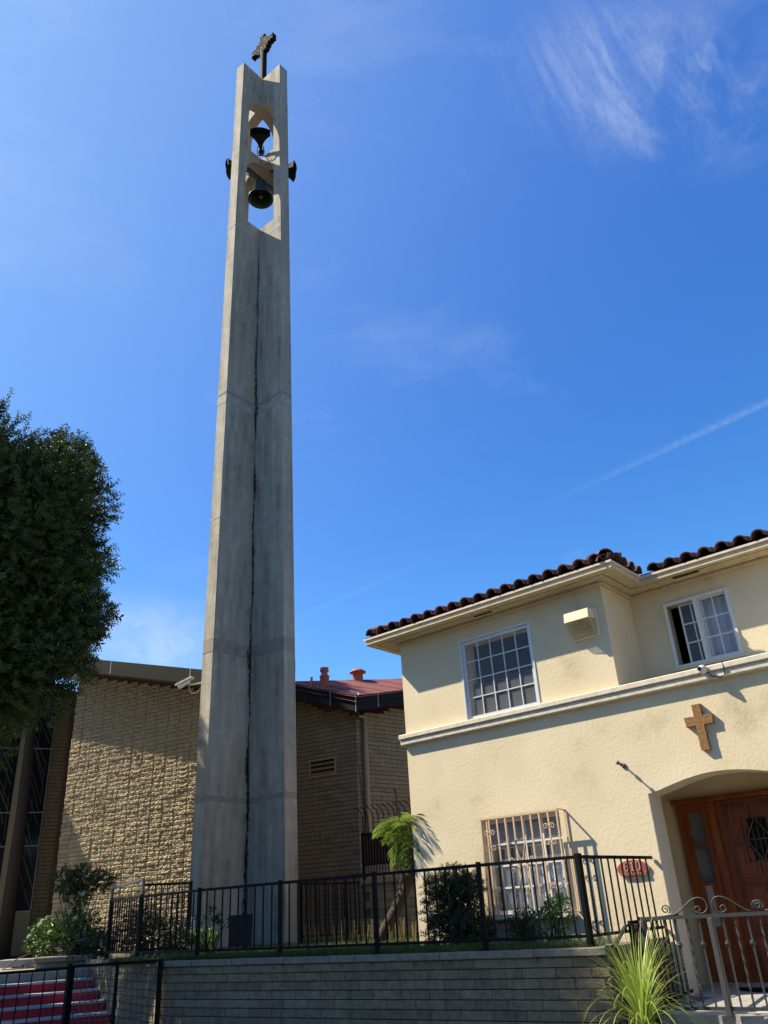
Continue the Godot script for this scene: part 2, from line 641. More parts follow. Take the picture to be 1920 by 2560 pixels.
func setting() -> void:
	var s := S()
	bx(s, -260, 260, GRADE - 0.6, GRADE - 0.15, -260, 260)
	struct("ground", s, K.earth)
	var along := Vector2(0.9915, -0.1297)      # the street runs past the wall at a small angle
	var across := Vector2(0.1297, 0.9915)
	var o := Vector2(-4.62, -8.83)
	s = S()
	plate(s, [o + along * -60 + across * 2.6, o + along * 60 + across * 2.6, o + along * 60 + across * 14.0, o + along * -60 + across * 14.0], GRADE - 0.3, GRADE - 0.125)
	struct("road", s, K.asphalt)
	for k in 9:
		s = S()
		var a := o + across * 8.2 + along * (k * 9.0 - 40.0)
		plate(s, [a, a + along * 3.0, a + along * 3.0 + across * 0.12, a + across * 0.12], GRADE - 0.125, GRADE - 0.121)
		struct("road_marking", s, K.road_paint)
	for sd in 2:
		s = S()
		var y0 := 2.45 if sd == 0 else 14.0
		plate(s, [o + along * -60 + across * y0, o + along * 60 + across * y0, o + along * 60 + across * (y0 + 0.15), o + along * -60 + across * (y0 + 0.15)], GRADE - 0.4, GRADE + 0.004)
		struct("kerb", s, K.light_concrete)
	# pavement slabs in front of the wall
	var slabs := S()
	for k in 60:
		for r in 2:
			var a := o + along * (k * 1.2 - 40.0) + across * (r * 1.22)
			var g := 0.012
			plate(slabs, [a + along * g + across * g, a + along * (1.2 - g) + across * g, a + along * (1.2 - g) + across * (1.22 - g), a + along * g + across * (1.22 - g)], GRADE - 0.3, GRADE + rng.randf_range(-0.003, 0.003))
	struct("pavement", slabs, K.paving)
	s = S()
	plate(s, [Vector2(-11.3, -8.1), Vector2(-4.7, -8.98), Vector2(-4.86, -10.83), Vector2(-8.7, -10.83), Vector2(-8.7, -34), Vector2(-40, -34), Vector2(-40, -20), Vector2(-19.6, -11.6), Vector2(-14.96, -8.98)], GRADE - 0.3, YARD)
	struct("garden_soil", s, K.soil)
	# the church landing at the head of the stairs
	s = S()
	plate(s, [Vector2(-14.62, -8.86), Vector2(-17.9, -2.4), Vector2(-40, -6), Vector2(-40, -19.9), Vector2(-19.6, -11.5), Vector2(-15.0, -8.98)], GRADE - 0.3, -0.565)
	struct("landing", s, K.paving)
	# porch floor of the cream house
	s = S()
	bx(s, -5.4, 0.9, GRADE - 0.3, -1.105, -12.3, -10.84)
	bx(s, -4.36, 0.9, GRADE - 0.3, -1.105, -10.84, -9.27)
	struct("porch_floor", s, K.light_concrete)
	# stairs: seven red risers with grey treads
	var st := thing("stairs", "red stairs with grey tread edges beside the block retaining wall", "stairs", Vector3(-14.6, GRADE, -8.8))
	var e := Vector2(-0.454, 0.891)
	var d := Vector2(0.891, 0.454)
	for k in 7:
		var y1 := -0.58 - 0.153 * k
		var p := Vector2(-14.62, -8.86) + d * (0.34 * k) + Vector2(0.2, -0.14) * 0.0
		# right end follows the side wall
		var w := Vector2(0.973, 0.230)
		var q := Vector2(-14.96, -8.86)
		var t := (p - q).cross(w) / w.cross(e)
		var r := p + e * (t + 0.06)
		var l := r + e * 7.0
		s = S()
		plate(s, [r - d * 0.3, r, l, l - d * 0.3], y1 - 0.153 - 0.02, y1 - 0.032)
		obj("riser", s, K.red_step, st)
		s = S()
		plate(s, [r - d * 0.34, r + d * 0.018, l + d * 0.018, l - d * 0.34], y1 - 0.03, y1)
		obj("tread", s, K.tread_grey, st)


# ---------------------------------------------------------------- church

func slab_board(s: SurfaceTool, a: Vector3, b: Vector3, h: float, back: Vector3) -> void:   # a board hanging from the line a-b
	var o := (a + b) * 0.5 - Vector3(0, h * 0.5, 0) + back * 0.5
	var p := [a, b, b - Vector3(0, h, 0), a - Vector3(0, h, 0)]
	qd(s, p[0], p[1], p[2], p[3], o)
	qd(s, p[0] + back, p[1] + back, p[2] + back, p[3] + back, o)
	for k in 4:
		var k2 := (k + 1) % 4
		qd(s, p[k], p[k2], p[k2] + back, p[k] + back, o)


func split_block(sd: int) -> ArrayMesh:     # a stone-like broken face
	var n := noise(100 + sd, 9.0, 3)
	var n2 := noise(140 + sd, 3.5, 2)
	var s := S()
	var w := 0.396
	var h := 0.097
	var nx := 13
	var ny := 4
	var g := []
	for j in ny + 1:
		var row := []
		for i in nx + 1:
			var x := (float(i) / nx - 0.5) * w
			var y := (float(j) / ny - 0.5) * h
			var edge := 0.55 if (i == 0 or i == nx) else 1.0
			if j == 0 or j == ny:
				edge = minf(edge, 0.62)
			var z := 0.036 * edge + 0.034 * n.get_noise_2d((x + y * 0.7) * 2.6, y * 1.5) * edge + 0.018 * n2.get_noise_2d(x, y)
			if i > 0 and i < nx:
				x += n2.get_noise_2d(y * 50.0 + i, 3.0) * 0.010 + y * 0.12
			row.append(Vector3(x, y, maxf(z, 0.004)))
		g.append(row)
	for j in ny:
		for i in nx:
			var o := Vector3(g[j][i].x, g[j][i].y, -1)
			if (i + j + sd) % 2 == 0:
				tri(s, g[j][i], g[j][i + 1], g[j + 1][i + 1], o)
				tri(s, g[j][i], g[j + 1][i + 1], g[j + 1][i], o)
			else:
				tri(s, g[j][i], g[j][i + 1], g[j + 1][i], o)
				tri(s, g[j][i + 1], g[j + 1][i + 1], g[j + 1][i], o)
	var z0 := -0.02
	for i in nx:
		for j in [0, ny]:
			var a: Vector3 = g[j][i]
			var b: Vector3 = g[j][i + 1]
			qd(s, a, b, Vector3(b.x, b.y, z0), Vector3(a.x, a.y, z0), Vector3.ZERO)
	for j in ny:
		for i in [0, nx]:
			var a: Vector3 = g[j][i]
			var b: Vector3 = g[j + 1][i]
			qd(s, a, b, Vector3(b.x, b.y, z0), Vector3(a.x, a.y, z0), Vector3.ZERO)
	return fin(s)


func church() -> void:
	var c := thing("church", "tan block church with dark fascia and low red roof behind the tower", "church", Vector3(-17.863, YARD, -14.925), deg_to_rad(10.0), "", true)
	off[c] = Vector3(15, -YARD, 17.8)      # built in its own axes: U along the walls, y, N towards the street
	var s: SurfaceTool
	var ch := 0.1058
	# --- the split-face wing
	s = S()
	prism(s, PackedVector2Array([Vector2(-18.93, -0.6), Vector2(-13.6, -0.6), Vector2(-13.6, 5.30), Vector2(-18.93, 6.68)]), -15.4, -15.018)
	var wing := obj("block_wall", s, K.church_mortar, c)
	var var_m := []
	for k in 10:
		var_m.append(split_block(k))
	var cand := []
	for r in 70:
		for k in 13:
			var y := -0.5 + (r + 0.5) * ch
			var u := -18.93 + (k + 0.5) * 0.4062 + rng.randf_range(-0.003, 0.003)
			if y + 0.06 > 6.60 - 0.258 * (u + 18.93):
				continue
			var m: Mesh = var_m[rng.randi() % 10]
			var b := Basis()
			if rng.randf() < 0.5:
				b = Basis(Vector3(0, 0, 1), PI)
			var sc := rng.randf_range(0.8, 1.25)
			cand.append([absf(y - 2.3) + (8.0 if u > -14.2 or y < 0.2 else 0.0), m, rng.randi() % 3, Transform3D(b.scaled(Vector3(1, 1, sc)), Vector3(u, y, -15.0))])
	cand.sort_custom(func(a, b): return a[0] < b[0])
	var rest := S()
	for i in cand.size():
		if i < 300:
			put("split_block", cand[i][1], K["split_block_%d" % cand[i][2]], wing, cand[i][3])
		else:
			rest.append_from(cand[i][1], 0, cand[i][3])
	var ro := put("split_block_rest", rest.commit(), K.split_block_1, wing)
	ro.name = "farther_split_block"
	ro.set_meta("kind", "stuff")
	# --- smooth painted brick walls set back to the right of the tower
	s = S()
	prism(s, PackedVector2Array([Vector2(-13.62, -0.6), Vector2(-11.42, -0.6), Vector2(-11.42, 4.80), Vector2(-13.62, 5.58)]), -18.1, -17.818)
	var mw := obj("front_wall", s, K.church_mortar, c)
	var rd := Vector3(0.309, 0, -0.951)
	var rn := Vector3(0.951, 0, 0.309)
	var corner := Vector3(-11.39, 0, -17.8)
	var rb := Basis(rd, Vector3.UP, rn)
	s = S()
	prism(s, PackedVector2Array([Vector2(0.0, -0.6), Vector2(3.6, -0.6), Vector2(3.6, 5.40), Vector2(0.0, 4.62)]), -0.3, -0.018, Transform3D(rb, corner))
	var rw := obj("side_wall", s, K.church_mortar, c)
	s = S()
	bbox(s, Vector3.ZERO, Vector3(0.403, 0.094, 0.03), 0.005)
	var brick := fin(s)
	s = S()
	bbox(s, Vector3.ZERO, Vector3(0.198, 0.094, 0.03), 0.005)
	var half := fin(s)
	var bricks := []
	for r in 58:
		var y := -0.5 + (r + 0.5) * ch
		for k in 7:
			var u := -11.39 - 0.2 - 0.4062 * k - (0.2031 if r % 2 else 0.0)
			if u < -13.6 or y + 0.06 > 4.85 - 0.36 * (u + 11.816):
				continue
			bricks.append([u * -1.0 - 11.4, brick, Transform3D(Basis(), Vector3(u, y, -17.815 + rng.randf_range(-0.002, 0.003))), mw])
		for k in 9:
			var t := 0.2 + 0.4062 * k + (0.2031 if r % 2 == 0 else 0.0)
			if t > 3.5 or y + 0.06 > 4.68 + 0.25 * t:
				continue
			bricks.append([t, brick, Transform3D(rb, corner + rd * t + rn * (-0.015 + rng.randf_range(-0.002, 0.003)) + Vector3(0, y, 0)), rw])
		if y < 4.6:
			if r % 2:
				bricks.append([0.0, half, Transform3D(Basis(), Vector3(-11.39 - 0.1, y, -17.815)), mw])
			else:
				bricks.append([0.0, half, Transform3D(rb, corner + rd * 0.1 - rn * 0.015 + Vector3(0, y, 0)), rw])
	bricks.sort_custom(func(a, b): return a[0] < b[0])
	rest = S()
	for i in bricks.size():
		if i < 300:
			put("brick", bricks[i][1], K["smooth_brick_%d" % (rng.randi() % 3)], bricks[i][3], bricks[i][2])
		else:
			rest.append_from(bricks[i][1], 0, bricks[i][2])
	# --- the recessed glass front by the landing
	var q0 := Vector3(-20.82, 0, -16.5)
	var gd := Vector3(-0.595, 0, 0.804)
	var gn := Vector3(0.804, 0, 0.595)
	var gb := Basis(gd, Vector3.UP, gn * -1.0)
	var gx := Transform3D(Basis(gd, Vector3.UP, gd.cross(Vector3.UP)), q0)
	if gx.basis.z.dot(gn) < 0:
		gx.basis.z = gn
	for r in 66:
		var y := -0.5 + (r + 0.5) * ch
		for tt in [0.335, -0.20, -0.61, -1.01]:
			rest.append_from(brick, 0, Transform3D(Basis(-gd, Vector3.UP, gn), gx * Vector3(tt, y, -0.01)))
	var rr := put("farther_brick", rest.commit(), K.smooth_brick_1, c)
	rr.set_meta("kind", "stuff")
	s = S()
	prism(s, PackedVector2Array([Vector2(-1.3, -0.6), Vector2(4.0, -0.6), Vector2(4.0, 7.5), Vector2(-1.3, 6.45)]), -0.4, -0.03, gx)
	obj("recessed_wall", s, K.church_mortar, c)
	s = S()
	prism(s, PackedVector2Array([Vector2(0.03, -0.5), Vector2(0.13, -0.5), Vector2(0.13, 6.7), Vector2(0.03, 6.7)]), -0.03, 0.06, gx)
	obj("corner_trim", s, K.brown_trim, c)
	var bays := [[0.55, 1.19], [1.42, 2.10], [2.33, 3.0]]
	for k in 3:
		var b: Array = bays[k]
		s = S()
		prism(s, PackedVector2Array([Vector2(b[1], -0.5), Vector2(b[1] + 0.225, -0.5), Vector2(b[1] + 0.225, 6.9), Vector2(b[1], 6.9)]), -0.03, 0.05, gx)
		obj("mullion", s, K.tan_paint, c)
		s = S()
		prism(s, PackedVector2Array([Vector2(b[0], -0.5), Vector2(b[1] - 0.004, -0.5), Vector2(b[1] - 0.004, 0.56), Vector2(b[0], 0.56)]), -0.03, 0.05, gx)
		obj("kick_panel", s, K.tan_paint, c)
		var lv := [0.575, 2.24, 3.14, 4.94, 6.9]
		var fr := S()
		for y in [0.57, 2.24, 3.14, 4.94]:
			prism(fr, PackedVector2Array(rect(b[0], b[1] - 0.004, y - 0.014, y + 0.014)), -0.02, 0.055, gx)
		for x in [b[0], b[1] - 0.026]:
			prism(fr, PackedVector2Array(rect(x, x + 0.022, 0.585, 6.9)), -0.02, 0.05, gx)
		var win := obj("stained_glass_window", fr, K.transom_metal, c)
		for j in 4:
			s = S()
			prism(s, PackedVector2Array(rect(b[0] + 0.022, b[1] - 0.03, lv[j] + 0.014, lv[j + 1] - 0.014)), -0.02, 0.015, gx)
			obj("pane", s, K.stained_glass, win)
		var cm := S()
		for j in 19:
			var y := 0.9 + j * 0.28 + rng.randf_range(-0.08, 0.08)
			var x0: float = b[0] + 0.03
			var x1: float = b[1] - 0.04
			var fx0 := lerpf(x0, x1, rng.randf_range(0.0, 0.25))
			var fx1 := lerpf(x0, x1, rng.randf_range(0.75, 1.0))
			if j % 4 == 3:
				var xx := lerpf(x0, x1, rng.randf())
				bar(cm, gx * Vector3(xx, y - 0.5, 0.02), gx * Vector3(xx + rng.randf_range(-0.05, 0.05), y + 0.7, 0.02), 0.012, 0.012, gn)
			else:
				bar(cm, gx * Vector3(fx0, y - 0.35, 0.02), gx * Vector3(fx1, y + rng.randf_range(0.5, 0.9), 0.02), rng.randf_range(0.012, 0.03), 0.012, gn)
		obj("lead_lattice", cm, K.lead_came, win)
	# --- roofs
	s = S()
	var ly := func(u: float) -> float: return 6.611 - 0.263 * (u + 17.527)
	var f0 := Vector3(-26.0, ly.call(-26.0), -14.3)
	var f1 := Vector3(-13.42, ly.call(-13.42), -14.3)
	slab_board(s, f0, f1, 0.37, Vector3(0, 0, -0.06))
	slab_board(s, f1, f1 + Vector3(0, 0.1, -3.0), 0.37, Vector3(-0.06, 0, 0))
	obj("fascia", s, K.black_fascia, c)
	s = S()
	for u in [-16.85, -13.95, -19.9]:
		slab_board(s, Vector3(u, ly.call(u) - 0.004, -14.296), Vector3(u + 0.022, ly.call(u + 0.022) - 0.004, -14.296), 0.36, Vector3(0, 0, -0.01))
	obj("fascia_seam", s, K.fascia_seam, c)
	s = S()
	var th := Vector3(0, 0.1, 0)
	var back := Vector3(0, 0.2, -9.5)
	var qa := [f0 - th, f1 - th, f1 + back - th, f0 + back - th]
	var oo: Vector3 = (qa[0] + qa[2]) * 0.5 - Vector3(0, 0.05, 0)
	qd(s, qa[0] + th * 1.03, qa[1] + th * 1.03, qa[2] + th, qa[3] + th, oo)
	qd(s, qa[0] - th, qa[1] - th, qa[2] - th, qa[3] - th, oo)
	var wr := obj("wing_roof", s, K.red_roof, c)
	s = S()
	qd(s, f0 - th * 3.4 + Vector3(0, 0, -0.06), f1 - th * 3.4 + Vector3(0, 0, -0.06), f1 - th * 3.4 + Vector3(0, 0, -2.5), f0 - th * 3.4 + Vector3(0, 0, -2.5), oo)
	obj("soffit", s, K.brown_trim, wr)
	# right-hand roof, low at the corner where the downspout is
	var ry := func(u: float, n: float) -> float: return 5.006 - 0.34 * (u + 11.04) - 0.331 * (n + 17.3)
	var pv := func(u: float, n: float, dy := 0.0) -> Vector3: return Vector3(u, ry.call(u, n) + dy, n)
	s = S()
	var below := Vector3(-12, -5, -19)
	qd(s, pv.call(-13.55, -17.26), pv.call(-11.0, -17.26), pv.call(-9.67, -21.39), pv.call(-10.15, -22.24), below)
	qd(s, pv.call(-13.55, -17.26), pv.call(-10.15, -22.24), Vector3(-16, 3.5, -26), Vector3(-19, 4.0, -20), below)
	qd(s, pv.call(-13.55, -17.26, -0.12), pv.call(-11.0, -17.26, -0.12), pv.call(-9.67, -21.39, -0.12), pv.call(-10.15, -22.24, -0.12), Vector3(-12, 30, -19))
	var roof := obj("roof", s, K.red_roof, c)
	s = S()
	for k in 5:
		var n0 := -17.75 - 0.62 * k
		var a: Vector3 = pv.call(-13.2 + 0.42 * k, n0, 0.006)
		var b: Vector3 = pv.call(-10.85 + 0.2 * k, n0 - 0.12, 0.006)
		bar(s, a, b, 0.016, 0.008)
	obj("roof_lap", s, K.brown_trim, roof)
	var tip: Vector3 = pv.call(-11.04, -17.3)
	s = S()
	slab_board(s, pv.call(-13.6, -17.3, 0.03), tip + Vector3(0, 0.03, 0), 0.40, Vector3(0, 0, -0.05))
	obj("fascia", s, K.black_fascia, c)
	s = S()
	slab_board(s, tip + Vector3(0.003, 0.03, 0), pv.call(-11.04 + 1.33, -17.3 - 4.09, 0.03), 0.40, rn * -0.05)
	obj("fascia", s, K.black_fascia, c)
	s = S()
	for u in [-11.83, -11.05]:
		slab_board(s, pv.call(u, -17.296, 0.028), pv.call(u + 0.02, -17.296, 0.028), 0.41, Vector3(0, 0, -0.012))
	var sp := tip + rd * 0.76 + rn * 0.006
	slab_board(s, sp + Vector3(0, 0.2, 0), sp + rd * 0.02 + Vector3(0, 0.2, 0), 0.38, rn * -0.012)
	obj("fascia_seam", s, K.fascia_seam, c)
	s = S()       # torn roofing felt at the low corner
	for k in 26:
		var u := -12.4 + k * 0.055 + rng.randf_range(-0.02, 0.02)
		var a: Vector3 = pv.call(u, -17.33, 0.03)
		bar(s, a, a + Vector3(rng.randf_range(-0.02, 0.02), rng.randf_range(0.02, 0.06), -0.03), 0.03, 0.006)
	obj("torn_felt", s, K.black_fascia, roof)
	s = S()
	bar(s, pv.call(-11.35, -17.55, 0.07), pv.call(-11.05, -17.6, 0.02), 0.05, 0.02)
	bar(s, pv.call(-11.10, -17.55, 0.05), pv.call(-11.08, -17.5, -0.02), 0.03, 0.02)
	obj("loose_flashing", s, K.white_plastic, roof)
	# vents standing on the red roof
	s = S(true)
	var v0 := Vector3(-12.37, 5.56, -17.85)
	lathe(s, [Vector2(0.125, 0), Vector2(0.125, 0.30), Vector2(0.14, 0.31), Vector2(0.14, 0.325), Vector2(0.085, 0.40), Vector2(0.085, 0.44), Vector2(0.118, 0.46), Vector2(0.118, 0.57), Vector2(0.0, 0.575)], 20, v0)
	obj("roof_vent", s, K.red_vent, roof)
	s = S(true)
	lathe(s, [Vector2(0.145, -0.1), Vector2(0.145, 0.20), Vector2(0.24, 0.19), Vector2(0.235, 0.215), Vector2(0.15, 0.28), Vector2(0.0, 0.31)], 24, Vector3(-12.167, 6.05, -19.25))
	obj("roof_vent", s, K.red_vent, roof)
	s = S(true)
	lathe(s, [Vector2(0.034, -0.05), Vector2(0.034, 0.20), Vector2(0.0, 0.2)], 12, Vector3(-12.735, 5.72, -17.75))
	obj("roof_pipe", s, K.red_vent, roof)
	# downspout on the corner
	s = S(true)
	var dsp := corner + rd * 0.24 + rn * 0.09
	tube(s, [dsp + Vector3(0, 4.72, 0), dsp + Vector3(0, 1.75, 0), dsp + rd * 0.04 + Vector3(0, 1.62, 0), dsp + rd * 0.22 + Vector3(0, 1.5, 0), dsp + rd * 0.4 + Vector3(0, 1.44, 0)], 0.066, 12)
	tube(s, [dsp + Vector3(0, 4.68, 0), dsp + Vector3(0, 4.62, 0) - rd * 0.08 + rn * 0.02, dsp + Vector3(0, 4.62, 0) - rd * 0.2], 0.04, 10)
	obj("downspout", s, K.tan_paint, c)
	s = S(true)
	tube(s, [corner + rn * 0.02 + Vector3(0.01, 4.6, 0.02), corner + rn * 0.015 + rd * 0.01 + Vector3(0.0, 3.6, 0.0), corner + rn * 0.015 + rd * 0.1 + Vector3(0, 2.9, 0), corner + rn * 0.02 + rd * 0.2 + Vector3(0, 2.1, 0)], 0.006, 5)
	obj("wire", s, K.iron_black, c)
	# louvred wall vent
	s = S()
	var fo := [[-12.87, -12.02, 3.655, 3.70], [-12.87, -12.02, 3.25, 3.29], [-12.87, -12.835, 3.29, 3.655], [-12.055, -12.02, 3.29, 3.655]]
	for f in fo:
		bx(s, f[0], f[1], f[2], f[3], -17.81, -17.76)
	var lv2 := obj("wall_vent", s, K.tan_paint, c)
	s = S()
	bx(s, -12.835, -12.055, 3.29, 3.655, -17.815, -17.797)
	obj("vent_back", s, K.room_dark, lv2)
	for k in 3:
		s = S()
		var y := 3.325 + k * 0.118
		box(s, Vector3(-12.445, y, -17.785), Vector3(0.775, 0.075, 0.012), Basis(Vector3(1, 0, 0), 0.75))
		obj("slat", s, K.tan_paint, lv2)
	# closed body behind the walls
	s = S()
	plate(s, [Vector2(-13.75, -15.42), Vector2(-13.75, -18.0), Vector2(-11.55, -18.12), Vector2(-10.75, -21.4), Vector2(-11, -25), Vector2(-26, -25), Vector2(-26, -17.4), Vector2(-20.4, -17.5), Vector2(-18.9, -16.2), Vector2(-18.9, -15.42)], -0.6, 4.3)
	obj("rear_wall", s, K.smooth_brick_0, c)


# ---------------------------------------------------------------- bell tower

func horn_mesh() -> ArrayMesh:      # opens along +z
	var s := S()
	var rings := []
	var n := 9
	for i in n:
		var t := float(i) / (n - 1)
		var hw := lerpf(0.06, 0.31, pow(t, 1.9))
		var hh := lerpf(0.045, 0.15, pow(t, 1.6))
		var z := t * 0.52
		var ring := []
		for k in 12:
			var x := 0.0
			var y := 0.0
			if k < 6:
				x = lerpf(-hw, hw, k / 5.0)
				y = hh
			else:
				x = lerpf(hw, -hw, (k - 6) / 5.0)
				y = -hh
			ring.append(Vector3(x, y, z + 0.09 * t * (1.0 - pow(x / hw, 2.0))))
		rings.append(ring)
	for i in n - 1:
		for k in 12:
			var k2 := (k + 1) % 12
			qd(s, rings[i][k], rings[i + 1][k], rings[i + 1][k2], rings[i][k2], Vector3(0, 0, rings[i][0].z))
	# lip
	for k in 12:
		var k2 := (k + 1) % 12
		var a: Vector3 = rings[n - 1][k]
		var b: Vector3 = rings[n - 1][k2]
		qd(s, a, b, b * Vector3(1.04, 1.06, 1) + Vector3(0, 0, -0.01), a * Vector3(1.04, 1.06, 1) + Vector3(0, 0, -0.01), Vector3(0, 0, 0))
	return fin(s)


func bell_tower() -> void:
	var H := 26.13
	var Rb := 1.324
	var Rt := 1.006
	var t := 0.339
	var tw := thing("bell_tower", "tall grey concrete bell tower with cross-shaped plan and two open belfry stages", "bell tower", Vector3(-13.95, YARD, -11.70), deg_to_rad(1.41), "", true)
	var R := func(y: float) -> float: return lerpf(Rb, Rt, y / H)
	var outline := [Vector2(-Rb - 0.004, -0.6), Vector2(Rb + 0.004, -0.6), Vector2(Rt, H), Vector2(-Rt, H)]
	var arch := func(y0: float, ysp: float, ytop: float, w0: float, w1: float, dy: float) -> Array:
		var a := [Vector2(-w0, y0 + dy), Vector2(w0, y0 + dy)]
		for k in 25:
			var an := PI * k / 24.0
			var cx := cos(an)
			var sx := sin(an)
			a.append(Vector2(signf(cx) * pow(absf(cx), 0.72) * w1, ysp + (ytop - ysp) * pow(sx, 0.8)))
		return a
	var comb := CSGCombiner3D.new()
	comb.name = "cutter"
	add_child(comb)
	for ax in 2:
		for step in 3:
			var p := CSGPolygon3D.new()
			var d := t
			if step == 0:
				p.polygon = PackedVector2Array(outline)
				if ax == 1:
					var o2 := outline.duplicate()
					o2[2] = Vector2(Rt, H - 0.003)
					o2[3] = Vector2(-Rt, H - 0.003)
					p.polygon = PackedVector2Array(o2)
			else:
				d = t + 0.06
				p.operation = CSGShape3D.OPERATION_SUBTRACTION
				if step == 1:
					p.polygon = PackedVector2Array(arch.call(19.14, 20.85, 21.93 - 0.004 * ax, 0.785, 0.765, -0.003 * ax))
				else:
					p.polygon = PackedVector2Array(arch.call(22.22, 23.55, 24.72 - 0.004 * ax, 0.745, 0.73, -0.003 * ax))
			p.depth = d
			if ax == 0:
				p.position = Vector3(0, 0, d * 0.5)
			else:
				p.rotation.y = PI / 2
				p.position = Vector3(d * 0.5, 0, 0)
			comb.add_child(p)
	comb._update_shape()
	var shaft: Mesh = comb.bake_static_mesh()
	remove_child(comb)
	comb.free()
	put("shaft", shaft, K.concrete, tw)
	# repaired joints run right round the shaft
	for j in [[5.95, 0.30, 0.003, "band_concrete"], [12.50, 0.20, 0.004, "light_concrete"], [12.72, 0.05, 0.005, "band_concrete"], [9.1, 0.05, 0.002, "light_concrete"], [18.70, 0.10, 0.004, "light_concrete"], [15.6, 0.035, 0.002, "light_concrete"], [2.75, 0.12, 0.002, "band_concrete"]]:
		var s := S()
		var g: float = j[2]
		var a := t * 0.5 + g
		var P := []
		for y in [j[0] - j[1] * 0.5, j[0] + j[1] * 0.5]:
			var r: float = R.call(y) + g
			var ring := []
			for q in [[a, a], [r, a], [r, -a], [a, -a], [a, -r], [-a, -r], [-a, -a], [-r, -a], [-r, a], [-a, a], [-a, r], [a, r]]:
				ring.append(Vector3(q[0], y, q[1]))
			P.append(ring)
		for k in 12:
			var k2 := (k + 1) % 12
			var m: Vector3 = (P[0][k] + P[0][k2]) * 0.5
			var e: Vector3 = P[0][k2] - P[0][k]
			var nn := Vector3(e.z, 0, -e.x)      # outline runs clockwise seen from above
			if nn.dot(m) < 0 and absf(m.x) > a * 1.01 + 0.0 and absf(m.z) > a * 1.01:
				nn = -nn
			if absf(m.x) > absf(m.z) and absf(e.x) < 1e-4 or absf(m.z) > absf(m.x) and absf(e.z) < 1e-4:
				nn = Vector3(m.x, 0, 0) if absf(e.x) < 1e-4 else Vector3(0, 0, m.z)
			elif absf(e.x) < 1e-4:
				nn = Vector3(signf(m.x), 0, 0)
			else:
				nn = Vector3(0, 0, signf(m.z))
			qd(s, P[0][k], P[0][k2], P[1][k2], P[1][k], m - nn * 0.5)
			var inn := Vector3(-nn.normalized().x, 0, -nn.normalized().z) * (g + 0.02)
			qd(s, P[1][k], P[1][k2], P[1][k2] + inn, P[1][k] + inn, m - Vector3(0, 5, 0))
			qd(s, P[0][k], P[0][k2], P[0][k2] + inn, P[0][k] + inn, m + Vector3(0, 5, 0))
		obj("joint_band", s, K[j[3]], tw)
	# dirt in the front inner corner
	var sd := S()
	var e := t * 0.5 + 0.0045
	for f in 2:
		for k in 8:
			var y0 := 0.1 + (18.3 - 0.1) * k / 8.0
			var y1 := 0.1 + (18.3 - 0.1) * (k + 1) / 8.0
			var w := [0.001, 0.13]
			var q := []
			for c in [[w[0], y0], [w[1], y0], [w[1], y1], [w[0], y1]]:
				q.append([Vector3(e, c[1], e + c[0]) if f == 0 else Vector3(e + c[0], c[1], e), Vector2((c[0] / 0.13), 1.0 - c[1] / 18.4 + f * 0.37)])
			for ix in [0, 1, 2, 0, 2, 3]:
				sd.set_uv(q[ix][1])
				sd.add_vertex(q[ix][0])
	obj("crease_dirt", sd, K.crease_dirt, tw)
	# --- bell, hung from a steel beam across the lower belfry
	var world := func(v: Vector3) -> Vector3: return tw.transform * v
	var bell := thing("bell", "dark green bronze bell hanging in the lower opening of the concrete tower", "bell", world.call(Vector3(0, 20.7, 0)), 0.0, "", true)
	var s := S(true)
	lathe(s, [Vector2(0.40, 0.0), Vector2(0.395, 0.03), Vector2(0.345, 0.10), Vector2(0.29, 0.22), Vector2(0.255, 0.36), Vector2(0.24, 0.50), Vector2(0.225, 0.58), Vector2(0.17, 0.645), Vector2(0.06, 0.67), Vector2(0.0, 0.67)], 36, Vector3.ZERO)
	lathe(s, [Vector2(0.40, 0.0), Vector2(0.375, 0.0), Vector2(0.33, 0.09), Vector2(0.27, 0.22), Vector2(0.235, 0.36), Vector2(0.215, 0.52), Vector2(0.12, 0.60), Vector2(0.0, 0.61)], 36, Vector3.ZERO, Basis(), true)
	obj("bell_shell", s, K.bell_bronze, bell)
	s = S(true)
	tube(s, [Vector3(0, 0.6, 0), Vector3(0.03, 0.2, 0.02), Vector3(0.05, 0.06, 0.03)], [0.016, 0.02, 0.03], 8)
	lathe(s, [Vector2(0, -0.07), Vector2(0.05, -0.05), Vector2(0.065, 0.0), Vector2(0.05, 0.05), Vector2(0, 0.07)], 14, Vector3(0.055, 0.04, 0.035))
	obj("clapper", s, K.brown_trim, bell)
	s = S()
	bx(s, -0.05, 0.05, 0.665, 0.76, -0.12, 0.12)
	obj("crown", s, K.bell_bronze, bell)
	var beam := thing("bell_beam", "grey steel beam across the tower holding up the green bell", "beam", world.call(Vector3(0, 21.5, 0)), deg_to_rad(1.41), "", true)
	s = S()
	box(s, Vector3(0, 0.06, 0), Vector3(0.13, 0.012, 1.55))
	box(s, Vector3(0, -0.04, 0), Vector3(0.13, 0.012, 1.55))
	box(s, Vector3(0, 0.01, 0), Vector3(0.012, 0.088, 1.55))
	obj("beam_section", s, K.yoke_steel, beam)
	# --- four loudspeaker horns, one in each inner corner
	var hm := horn_mesh()
	var hl := ["black loudspeaker horn facing out between the tower's near fins above the bell", "black loudspeaker horn jutting past the right side of the concrete tower", "black loudspeaker horn on the far side of the concrete tower", "black loudspeaker horn jutting past the left side of the concrete tower"]
